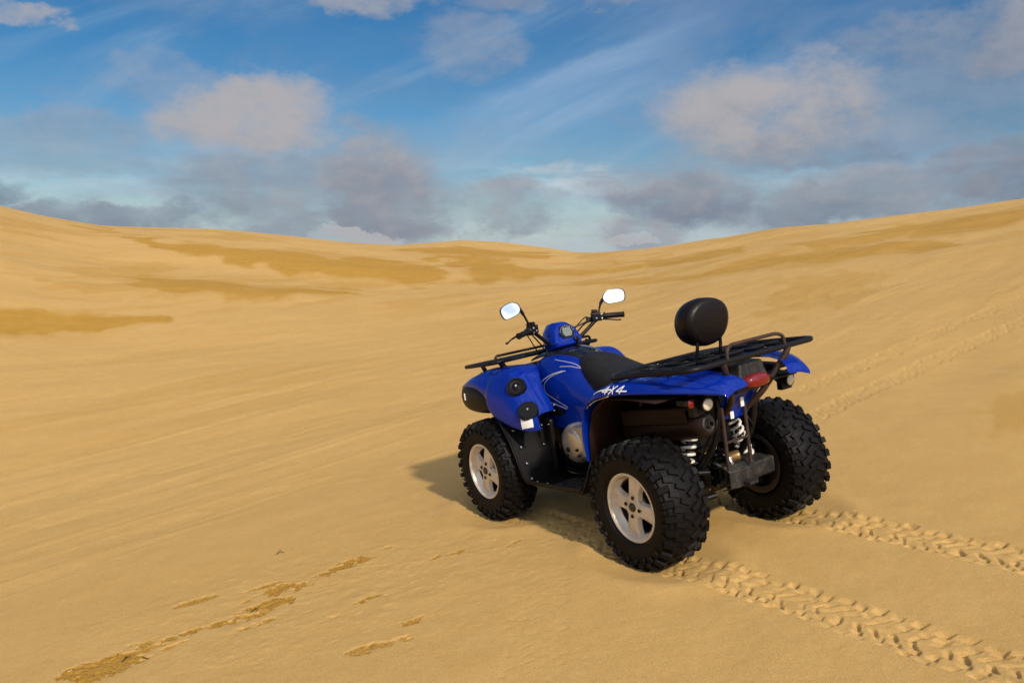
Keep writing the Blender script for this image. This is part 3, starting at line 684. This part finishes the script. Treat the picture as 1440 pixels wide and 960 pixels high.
# ---- round black covers and the white label on the left front fender
view_dg = None
def bvh(o):
    md = [m_ for m_ in o.modifiers if m_.type == 'SOLIDIFY']
    for m_ in md: m_.show_viewport = False
    bpy.context.view_layer.update(); t_ = BVHTree.FromObject(o, bpy.context.evaluated_depsgraph_get())
    for m_ in md: m_.show_viewport = True
    return t_
BV = {k: bvh(o) for k, o in FENDER.items()}; BT = bvh(TANK)
def snap(bt, p, off=.0018):
    loc, n, _, _ = bt.find_nearest(Vector(p)); n = Vector(n)
    if n.y * p[1] < 0 and abs(n.y) > .3: n = -n
    if abs(n.y) <= .3 and n.z < 0: n = -n
    return np.array(loc) + off * np.array(n), np.array(n)
fe = FENDER['f', 1]
for i_, (p, r) in enumerate((((.998, .43, .815), .056), ((.878, .455, .700), .058))):
    c, n = snap(BV['f', 1], p, 0.0)
    if i_ == 0: prof = [(-.02, r), (.010, r), (.018, r - .006), (.018, r - .012), (.010, r - .018), (.008, .026), (.012, .020), (.018, .014), (.019, 0)]
    else: prof = [(-.02, r), (.010, r), (.016, r - .006), (.017, r - .03), (.0165, .010), (.021, .007), (.021, 0)]
    d = MB().lathe(prof, c, n, 36).obj('round_cover', 'black', fe)
    MB().lathe([(0, .007), (.003, .005), (.003, 0)], c + n * (.019 if i_ == 0 else .021), n, 12).obj('screw', 'chrome', d)
def patch(bt, pts, m, name, parent, off=.002, n=6):       # a quad sticker laid onto a surface
    b = MB(); p00, p10, p11, p01 = (A3(*p) for p in pts)
    b.loft([[snap(bt, (p00 * (1 - u) + p10 * u) * (1 - v_) + (p01 * (1 - u) + p11 * u) * v_, off)[0] for u in np.linspace(0, 1, n)] for v_ in np.linspace(0, 1, n)])
    return b.obj(name, m, parent)
def ribbon(bt, pts, wd, m, name, parent, off=.0022, smooth=True, n=8):
    P = curve(pts, n) if smooth else [A3(*p) for p in pts for _ in (0,)]
    if not smooth:
        Q = []
        for a, c in zip(P[:-1], P[1:]): Q += [a + (c - a) * t for t in np.linspace(0, 1, 6, endpoint=False)]
        P = Q + [P[-1]]
    S_ = [snap(bt, p, off) for p in P]; rows = []
    for i, (p, nn_) in enumerate(S_):
        t = S_[min(i + 1, len(S_) - 1)][0] - S_[max(i - 1, 0)][0]; t /= np.linalg.norm(t) + 1e-9
        sd = np.cross(nn_, t); rows.append([p - sd * wd / 2, p + sd * wd / 2])
    return MB().loft(rows).obj(name, m, parent)
patch(BT, [(1.045, .21, .664), (.845, .21, .622), (.905, .21, .592), (1.02, .21, .592)], 'gloss', 'recess_patch', TANK, .004)  # flat black patch, its colour standing for the dark of a recess
for p in ((.955, .22, .652), (.962, .22, .618)):
    c, n = snap(BT, p, .003); MB().lathe([(0, .009), (.006, .008), (.008, 0)], c, n, 12).obj('bolt', 'chrome', TANK)  # chrome studs stand for white highlights in the recess
patch(BV['f', 1], [(.940, .465, .648), (.856, .455, .656), (.838, .45, .585), (.922, .465, .574)], 'white', 'label_sticker', fe, .003)
ribbon(BV['f', 1], [(1.232, .37, .882), (1.234, .44, .855), (1.235, .485, .78), (1.236, .505, .70)], .004, 'gloss', 'crease_line', fe, .0012)  # dark line paints the shading along the fender's crease
ribbon(BT, T1, .0055, 'pale', 'stripe', TANK); ribbon(BT, T2, .0040, 'pale', 'stripe', TANK); ribbon(BT, T3, .0035, 'pale', 'stripe', TANK)
rf = FENDER['r', 1]; BR = BV['r', 1]
ribbon(BR, F1, .0075, 'white', 'stripe', rf, .003); ribbon(BR, F2, .0060, 'white', 'stripe', rf, .003)
# 4X4 lettering
O_ = A3(.134, .50, .819); eu = A3(-1, -.06, .10); ev = A3(-.12, -.50, .86); ev = ev / np.linalg.norm(ev)
def glyph(strokes, x0, wd_, ht):
    for st_ in strokes:
        ribbon(BR, [tuple(O_ + eu * (x0 + (u_ + .28 * v_) * wd_) + ev * v_ * ht) for u_, v_ in st_], .0062, 'white', 'lettering', rf, .0035, smooth=False)
four = [[(.62, 0.0), (.62, 1.0)], [(.62, 1.0), (-.05, .28)], [(-.05, .28), (.95, .28)]]
four2 = [four[0], four[1], [(-.05, .28), (1.55, .28)]]
ex = [[(0, 0), (.9, 1)], [(0.1, 1), (.8, 0)]]
glyph(four, .0, .040, .042); glyph(ex, .050, .034, .042); glyph(four2, .094, .040, .042)
# ---- racks
def rack(name, tubes, slats, m='steel'):
    b = MB()
    for p, r in tubes: b.tube(p, r, 10)
    o = b.obj(name, m, bike)
    for p, r in slats: MB().tube(p, r, 8).obj('slat', m, o)
    return o
ZR = lambda x: .905 + (-.075) * (x - -.0) if x > 0 else .905 - .075 * x
loop = rnd([(-.38, .0, ZR(-.38)), (-.385, .41, .934), (-.05, .43, .908), (.10, .435, .890), (.175, .40, .880), (.20, .22, .886), (.20, -.22, .886), (.175, -.40, .880), (.10, -.435, .890), (-.05, -.43, .908), (-.385, -.41, .934)], .07, 5, True)
b = MB(); b.tube(loop, .0135, 12, closed=True); rr_ = b.obj('rear_rack', 'steel', bike)
for y in (.31, .16, 0, -.16, -.31): MB().tube([(.19 if abs(y) < .3 else .17, y, .884), (-.02, y, .905), (-.38, y, .930)], .009, 8).obj('slat', 'steel', rr_)
for x in (.06, -.16): MB().tube([(x, .43, ZR(x) - .002), (x, -.43, ZR(x) - .002)], .010, 8).obj('cross_bar', 'steel', rr_)
MB().box((-.10, 0, .892), (.36, .36, .010), np.array(Matrix.Rotation(R_(4), 3, 'Y'))).obj('deck_plate', 'black', rr_, bev=.004, smooth=False)
MB().tube(rnd([(-.385, .19, .925), (-.385, .185, .985), (-.375, .15, 1.000), (-.375, -.15, 1.000), (-.385, -.185, .985), (-.385, -.19, .925)], .03), .0085, 10).obj('hoop', 'rust', rr_)
for s_ in (1, -1):
    MB().tube(rnd([(-.382, .215 * s_, .930), (-.375, .20 * s_, .895), (-.30, .10 * s_, .735), (-.22, .07 * s_, .66)], .04), .015, 10).obj('strut', 'rust', rr_)
    MB().tube([(.06, .38 * s_, .895), (.08, .345 * s_, .84)], .013, 10).obj('strut', 'steel', rr_)
    MB().tube([(-.16, .34 * s_, .912), (-.16, .32 * s_, .86)], .012, 10).obj('strut', 'steel', rr_)
fr_ = MB().tube(rnd([(1.62, .38, .882), (1.60, -.38, .882), (1.27, -.40, .918), (1.24, -.2, .925), (1.24, .2, .925), (1.27, .40, .918), (1.615, .39, .882)], .05, 5, True), .012, 10, closed=True).obj('front_rack', 'steel', bike)
for y in (.30, .22, .14, .06, -.06, -.14, -.22, -.30): MB().tube([(1.61, y, .884), (1.25, y, .922)], .010, 8).obj('slat', 'steel', fr_)
for x, z in ((1.50, .894), (1.40, .905)): MB().tube([(x, .385, z), (x, -.385, z)], .010, 8).obj('cross_bar', 'steel', fr_)
MB().box((1.44, 0, .896), (.30, .66, .010), np.array(Matrix.Rotation(R_(6.5), 3, 'Y'))).obj('deck_plate', 'black', fr_, bev=.003, smooth=False)
MB().tube(rnd([(1.30, .36, .918), (1.30, .355, .952), (1.30, -.355, .952), (1.30, -.36, .918)], .03), .008, 8).obj('hoop', 'steel', fr_)
for s_ in (1, -1):
    MB().tube([(1.30, .34 * s_, .93), (1.28, .29 * s_, .84)], .018, 10).obj('strut', 'black', fr_)
    MB().tube([(1.49, .35 * s_, .90), (1.48, .33 * s_, .84)], .014, 10).obj('strut', 'steel', fr_)
# ---- passenger backrest
def pad_rows(x0, prof, W, H, cz):
    rows = []
    for dx, k in prof:
        ring = []
        for t in np.linspace(0, 2 * math.pi, 28, endpoint=False):
            c, s_ = math.cos(t), math.sin(t); q = (abs(c) ** 2.1 + abs(s_) ** 2.1) ** (-1 / 2.1)
            wz = 1 + .06 * s_
            ring.append((x0 + dx - .10 * (s_ * H * k * q) , W * k * c * q * wz, cz + H * k * s_ * q))
        rows.append(ring)
    return rows
b = MB(); b.loft(pad_rows(-.075, [(.082, .30), (.078, .70), (.062, .92), (.028, 1.0), (-.005, 1.0), (-.022, .97)], .138, .116, 1.082), closed=True, caps=True); bk = b.obj('backrest', 'pad', bike, angle=60)
b = MB(); b.loft(pad_rows(-.075, [(-.020, .95), (-.026, .99), (-.042, .95), (-.050, .84), (-.052, .80)], .138, .116, 1.082), closed=True, caps=True); b.obj('back_shell', 'pad', bk, angle=50)
for s_ in (1, -1): MB().tube(curve([(-.10, .075 * s_, 1.02), (-.095, .078 * s_, .96), (-.075, .085 * s_, .905)]), .0085, 10).obj('post', 'steel', bk)
# ---- handlebars, controls, mirrors
hb = bpy.data.objects.new('handlebar_tmp', None)
b = MB(); b.tube(rnd([(.965, .385, 1.079), (1.035, .250, 1.090), (1.075, .115, .985), (1.085, .06, .955), (1.085, -.06, .955), (1.075, -.115, .985), (1.035, -.250, 1.090), (.965, -.385, 1.079)], .045), .0115, 12); b.tube([(1.13, 0, .85), (1.08, 0, .97)], .03, 14)
bar = b.obj('handlebar', 'steel', bike)
MB().tube(curve([(1.09, .10, 1.03), (1.10, 0, 1.035), (1.09, -.13, 1.055), (1.06, -.22, 1.085)]), .005, 8).obj('cable', 'black', bar)
for s_ in (1, -1):
    d = A3(-.070, .135 * s_, -.011); d /= np.linalg.norm(d); g0 = A3(1.022, .275 * s_, 1.088)
    gp = [g0 + d * t for t in (0, .006, .012, .118, .124)]
    MB().tube(gp, [.023, .023, .0165, .0165, .019], 16).obj('grip', 'black', bar)
    c = A3(1.045, .235 * s_, 1.090); rot = np.stack([np.cross(d, (0, 0, 1)), d, (0, 0, 1)], 1)
    k = MB(); k.box(c, (.052, .060, .050), rot); k.box(c + A3(.01, 0, .030), (.045, .035, .028), rot); k.box(c + A3(.03, -.012 * s_, -.014), (.035, .07, .030), rot)
    sw = k.obj('switch_box', 'black', bar, bev=.006, smooth=False)
    for du, dz, m_ in ((.012, .014, 'pale'), (-.012, -.008, 'pale'), (.014, -.012, 'chrome'), (-.018, .018, 'red')):
        MB().box(c + d * du * 1.3 + A3(-.027, 0, dz), (.008, .009, .008), rot).obj('button', m_, sw, bev=.002, smooth=False)
    MB().tube(curve([c + A3(.04, .01 * s_, -.012), c + A3(.055, .05 * s_, -.018), c + A3(.045, .12 * s_, -.034), c + A3(.005, .178 * s_, -.048), c + A3(.0, .186 * s_, -.046)]), [.008] * 8 + [.006] * 8 + [.0045] * 8 + [.004] * 5 + [.006] * 3 + [.008], 8).obj('brake_lever', 'steel', bar)
    b0 = A3(1.035, .255 * s_, 1.105)
    if s_ > 0: mc, mu, mv = A3(1.035, .372, 1.222), A3(.0, .97, -.20), A3(.13, .20, .96)
    else: mc, mu, mv = A3(1.035, -.385, 1.192), A3(-.36, -1.05, .03), A3(.16, -.03, 1.02)
    MB().tube(curve([b0, b0 + A3(.004, .006 * s_, .028), mc - mu * .068 - mv * .014 + A3(.012, 0, 0), mc - mu * .030 + A3(.018, 0, 0)]), [.0055] * 9 + [.0065] * 4 + [.010] * 4 + [.012] * 8, 10).obj('mirror_stem', 'black', bar)
    mn = np.cross(mu, mv); mn /= np.linalg.norm(mn); mn = mn if mn[0] < 0 else -mn
    def outline(k, dn):
        o_ = []
        for u_, v_ in ((-.070, .002), (-.060, .024), (-.030, .042), (.010, .044), (.048, .036), (.064, .016), (.062, -.018), (.048, -.038), (.0, -.040), (-.045, -.036), (-.066, -.018)):
            o_.append(mc + mu * u_ * k + mv * v_ * k + mn * dn)
        return curve(o_ + [o_[0]], 3)[:-1]
    MBm = MB(); MBm.loft([outline(.55, -.026), outline(.92, -.018), outline(1.0, -.004), outline(1.0, .003), outline(.93, .0035), outline(.90, .001)], closed=True); mh = MBm.obj('mirror_housing', 'gloss', bar, angle=50)
    MB().prism(outline(.925, 0), -mn * .003, mn * .0022).obj('mirror_glass', 'mirror', mh, angle=30)
for s_ in (1, -1):
    MB().tube(curve([(1.06, .225 * s_, 1.075), (1.12, .19 * s_, 1.05), (1.15, .12 * s_, .98), (1.16, .07 * s_, .90)]), .0045, 8).obj('cable', 'black', bar)
    MB().tube(curve([(1.075, .215 * s_, 1.085), (1.15, .22 * s_, 1.085), (1.20, .15 * s_, 1.0), (1.20, .10 * s_, .90)]), .0035, 8).obj('cable', 'black', bar)
MB().tube(curve([(-.20, .10, .70), (-.22, .14, .62), (-.17, .16, .54), (-.10, .14, .46), (-.06, .12, .40)]), .007, 8).obj('hose', 'black', bike)
MB().tube(curve([(-.18, -.05, .66), (-.21, -.10, .58), (-.16, -.14, .50), (-.08, -.12, .42)]), .006, 8).obj('hose', 'black', bike)
MB().tube(curve([(-.24, .20, .78), (-.27, .23, .74), (-.26, .26, .75)]), .004, 8).obj('cable', 'black', bike)
# ---- instrument pod
fx = 1.045
ringA = [(fx + .035, .035, 1.098), (fx + .035, -.035, 1.098), (fx + .012, -.085, 1.055), (fx - .020, -.108, .985), (fx - .022, -.095, .952), (fx - .022, .095, .952), (fx - .020, .108, .985), (fx + .012, .085, 1.055)]
def ring(k, dx, dz=0):
    k *= .92
    c = np.mean(np.array(ringA), 0); return [tuple(c + (A3(*p) - c) * k + A3(dx, 0, dz)) for p in ringA]
b = MB(); b.loft([ring(.86, -.006), ring(1.0, .004), ring(1.12, .05, -.004), ring(1.10, .11, -.014), ring(.70, .17, -.03)], closed=True, caps=True); pod = b.obj('instrument_pod', 'blue', bike, bev=.008)
cA = np.mean(np.array(ring(.86, -.006)), 0); up = A3(.40, 0, 1); up /= np.linalg.norm(up); nf_ = A3(-1, 0, .40); nf_ /= np.linalg.norm(nf_)
face = lambda y, v_, o_=.004: cA + A3(0, y, 0) + up * v_ + nf_ * o_
MB().prism([face(y, v_) for y, v_ in ((.034, .056), (-.034, .056), (-.056, .010), (-.034, -.022), (.034, -.022), (.056, .010))], nf_ * 0, nf_ * .004).obj('instrument_bezel', 'gloss', pod)
MB().prism([face(y, v_, .0085) for y, v_ in ((.026, .042), (-.026, .042), (-.034, .008), (-.022, -.012), (.022, -.012), (.034, .008))], nf_ * 0, nf_ * .002).obj('instrument_screen', 'lcd', pod)
for k in range(9):
    t = R_(20 + 140 * k / 8); MB().box(face(.050 * math.cos(t), .006 + .047 * math.sin(t), .0085), (.002, .005, .0022), None).obj('tick', 'white', pod, smooth=False)
MB().lathe([(0, .014), (.012, .014), (.014, .010), (.014, 0)], face(-.050, -.036, .0), nf_, 16).obj('ignition', 'black', pod)
MB().box(face(-.050, -.052, .012), (.016, .016, .045)).obj('key_tag', 'black', pod, bev=.004, smooth=False)
# ---- tail: lamp, housing, blue tail panel, round lamps
b = MB(); rows = []
for x, k in ((-.335, 1.0), (-.368, .98), (-.385, .86), (-.392, .6)):
    rows.append([(x, .080 * k * math.copysign(abs(math.cos(t)) ** .8, math.cos(t)),   .812 + .033 * k * math.copysign(abs(math.sin(t)) ** .8, math.sin(t))) for t in np.linspace(0, 2 * math.pi, 28, endpoint=False)])
b.loft(rows, closed=True, caps=True); tl = b.obj('tail_lamp', 'red', bike, angle=50)
b = MB(); b.box((-.29, 0, .855), (.13, .19, .085), None, .8); b.box((-.30, 0, .800), (.08, .21, .07)); b.obj('lamp_housing', 'galv', bike, bev=.010, smooth=False)
b = MB(); b.loft([[(-.275, .15, .80), (-.28, .06, .795), (-.28, -.06, .795), (-.275, -.15, .80)], [(-.275, .135, .75), (-.28, .06, .745), (-.28, -.06, .745), (-.275, -.135, .75)], [(-.235, .115, .715), (-.24, .05, .71), (-.24, -.05, .71), (-.235, -.115, .715)], [(-.215, .10, .63), (-.22, .045, .615), (-.22, -.045, .615), (-.215, -.10, .63)]]); tp = b.obj('tail_panel', 'blue', bike, sub=1, solid=.006)
b = MB(); b.loft([[(-.22, .30 * q, .80) for q in (-1, -.5, 0, .5, 1)], [(-.37, .25 * q, .80) for q in (-1, -.5, 0, .5, 1)]]); b.obj('tail_underside', 'black', bike, solid=.01)
MB().box((-.262, .0, .705), (.006, .022, .045)).obj('white_tab', 'white', tp, bev=.003, smooth=False)  # two small white blocks on the tail panel
MB().box((-.238, .05, .650), (.006, .022, .035)).obj('white_tab', 'white', tp, bev=.003, smooth=False)
for s_ in (1, -1):
    wc, rc = A3(-.318, .275 * s_, .756), A3(-.278, .337 * s_, .768)
    ax = A3(-1, .12 * s_, -.05); ax /= np.linalg.norm(ax)
    b = MB(); b.lathe([(-.075, .014), (-.05, .026), (-.008, .033), (.004, .033), (.004, .028), (-.004, .027)], wc, ax, 28); b.lathe([(-.05, .014), (-.006, .022), (.003, .022), (.003, .018)], rc, ax, 24)
    b.box((-.255, .30 * s_, .775), (.05, .15, .022)); b.box((-.265, .295 * s_, .735), (.03, .07, .06)); lb = b.obj('lamp_bracket', 'black', bike)
    MB().lathe([(-.004, .0275), (.006, .026), (.012, .018), (.014, 0)], wc, ax, 28).obj('round_lamp', 'lamp', lb)
    MB().lathe([(-.002, .0195), (.006, .018), (.010, .010), (.011, 0)], rc, ax, 24).obj('round_reflector', 'red', lb)
# ---- exhaust
b = MB(); ax = A3(-.572, .0, .085); ax /= np.linalg.norm(ax); c0 = A3(.27, .245, .575)
b.lathe([(0, .02), (.01, .05), (.03, .064), (.50, .064), (.535, .058), (.55, .045)], c0, ax, 32); mu_ = b.obj('muffler', 'muffler', bike)
MB().lathe([(.545, .040), (.556, .038), (.560, .030), (.555, .020), (.575, .016), (.575, .012), (.55, .011)], c0, ax, 28).obj('tail_pipe', 'galv', mu_)
b = MB(); b.box((.02, .308, .675), (.46, .012, .075), np.array(Matrix.Rotation(R_(6), 3, 'Y'))); b.box((-.02, .27, .715), (.44, .09, .012), np.array(Matrix.Rotation(R_(6), 3, 'Y'))); b.obj('heat_shield', 'muffler', mu_, bev=.01, smooth=False)
MB().tube(curve([(.27, .245, .575), (.36, .22, .56), (.46, .17, .55), (.55, .1, .56)]), .022, 12).obj('exhaust_pipe', 'rust', mu_)
# ---- rear suspension and axle
for s_ in (1, -1):
    p0, p1 = A3(-.045, .125 * s_, .615), A3(-.045, .225 * s_, .350); L_ = np.linalg.norm(p1 - p0); d = (p1 - p0) / L_
    b = MB(); b.tube([p0 - d * .03, p0 + d * .10], .020, 12); b.tube([p0 + d * .1, p1 + d * .02], .012, 12); b.lathe([(-.008, .036), (.0, .036), (.004, .03), (.004, 0)], p0, d, 20); b.lathe([(-.006, .036), (.006, .036)], p1, d, 20)
    sh = b.obj('shock_absorber', 'steel', bike)
    u = np.cross(d, (1, 0, 0)); u /= np.linalg.norm(u); v_ = np.cross(d, u); turns = 8.0
    hel = [p0 + d * (L_ * t) + .0335 * (math.cos(2 * math.pi * turns * t) * u + math.sin(2 * math.pi * turns * t) * v_) for t in np.linspace(.01, .99, 150)]
    MB().tube(hel, .0075, 8).obj('coil_spring', 'spring', sh)
    b = MB(); q = A3(.0, .34 * s_, .225)
    for x0 in (.14, -.12): b.tube([(x0, .10 * s_, .26), tuple(q)], .016, 10)
    for x0 in (.10, -.10): b.tube([(x0, .10 * s_, .37), (0, .335 * s_, .40)], .013, 10)
    b.box((0, .345 * s_, .305), (.07, .045, .22)); b.obj('suspension_arm', 'steel', bike)
    b = MB(); b.tube([(0, .08 * s_, .32), (0, .33 * s_, .30)], .014, 12)
    for k in range(6): b.lathe([(-.008, .028 + .003 * k * (1)), (0, .036 + .002 * k), (.008, .028 + .003 * k)], (0, (.10 + .014 * k) * s_, .318), (0, s_, 0), 20)
    for k in range(5): b.lathe([(-.007, .030), (0, .040), (.007, .030)], (0, (.25 + .014 * k) * s_, .305), (0, s_, 0), 20)
    b.obj('drive_shaft', 'black', bike)
b = MB(); b.lathe([(-.10, .03), (-.07, .062), (-.03, .085), (.03, .085), (.07, .062), (.10, .03)], (-.01, .0, .33), (0, 1, 0), 28); b.box((.07, 0, .34), (.18, .11, .13)); b.box((-.10, .0, .345), (.07, .14, .12)); df = b.obj('differential', 'black', bike, bev=.008)
for k in range(6):
    t = 2 * math.pi * k / 6; MB().lathe([(0, .008), (.010, .008), (.012, 0)], (-.01 + .068 * math.cos(t), .062, .33 + .068 * math.sin(t)), (0, 1, 0), 8).obj('bolt', 'chrome', df)
MB().tube(curve([(-.13, .10, .42), (-.16, .06, .38), (-.15, .055, .33), (-.12, .08, .30)]), .009, 8).obj('hose', 'galv', df)
MB().tube(curve([(-.10, .02, .46), (-.15, .03, .44), (-.17, .02, .40), (-.16, .0, .36)]), .012, 8).obj('hose', 'chrome', df)
MB().lathe([(-.03, .026), (.02, .026), (.03, .02), (.03, 0)], (-.15, -.02, .425), (-.6, -.5, .2), 18).obj('filler_cap', 'gold', df)
# tow plate, folded steel, hung from a light bracket frame
b = MB(); b.loft([[(-.13, .11, .40), (-.19, .10, .405), (-.215, .09, .38), (-.215, .09, .30), (-.17, .10, .285)], [(-.13, .04, .40), (-.20, .04, .405), (-.23, .04, .38), (-.23, .04, .30), (-.18, .04, .285)], [(-.13, -.09, .40), (-.19, -.09, .405), (-.22, -.09, .38), (-.22, -.09, .30), (-.17, -.09, .285)]]); hp = b.obj('tow_plate', 'galv', bike, solid=.006, bev=.003)
MB().box((-.12, -.18, .335), (.13, .16, .085)).obj('tow_bracket', 'galv', hp, bev=.012, smooth=False)
MB().box((-.245, -.01, .315), (.05, .06, .014)).obj('tow_tongue', 'galv', hp, bev=.004, smooth=False)
b = MB()
for y in (.11, -.04): b.tube([(-.235, y, .70), (-.235, y, .40)], .009, 8)
b.tube([(-.235, .11, .53), (-.235, -.04, .53)], .007, 8); b.tube([(-.235, .11, .60), (.0, .13, .60)], .008, 8); b.obj('bracket_frame', 'rust', bike)
# front axle, simple arms behind the wheels
for s_ in (1, -1):
    b = MB(); b.tube([(1.303, .08 * s_, .31), (1.303, .38 * s_, .30)], .016, 10)
    for x0 in (1.20, 1.42): b.tube([(x0, .14 * s_, .27), (1.303, .37 * s_, .225)], .014, 8)
    b.tube([(1.30, .17 * s_, .66), (1.30, .33 * s_, .26)], .026, 12); b.box((1.303, .375 * s_, .30), (.07, .04, .2)); b.obj('front_suspension', 'steel', bike)
# ------------------------------------------------------------------ small debris on the sand
rng = np.random.RandomState(7)
def on_ground(vx, vy):
    p = VO + VM @ A3(vx, vy, .06)
    ok, loc, n, _ = ground.ray_cast(Vector((p[0], p[1], p[2] + .6)), Vector((0, 0, -1))); return np.array(loc)
def twig(vx, vy, L_, label, bend):
    c = on_ground(vx, vy); t = rng.rand() * 6.28; d = A3(math.cos(t), math.sin(t), .08); e_ = A3(-math.sin(t), math.cos(t), .25)
    pts = [A3(0, 0, .002) - d * L_ * .5, A3(0, 0, .010) + e_ * L_ * bend, d * L_ * .5 + A3(0, 0, .004)]
    b = MB(); b.tube(curve(pts, 5), [.0022] * 6 + [.0018] * 4 + [.001], 6); b.tube(curve([pts[1], pts[1] + d * L_ * .12 + e_ * L_ * .3 + A3(0, 0, .006)][:2] if False else [pts[1], pts[1] + d * L_ * .1 + e_ * L_ * .15, pts[1] + d * L_ * .12 + e_ * L_ * .33 + A3(0, 0, .006)], 4), .0013, 6)
    o = b.obj('twig', 'twig', None); o.location = c; o['label'] = label; o['category'] = 'twig'; o['group'] = 'dry twigs on the sand'
for args in TWIGS: twig(*args)
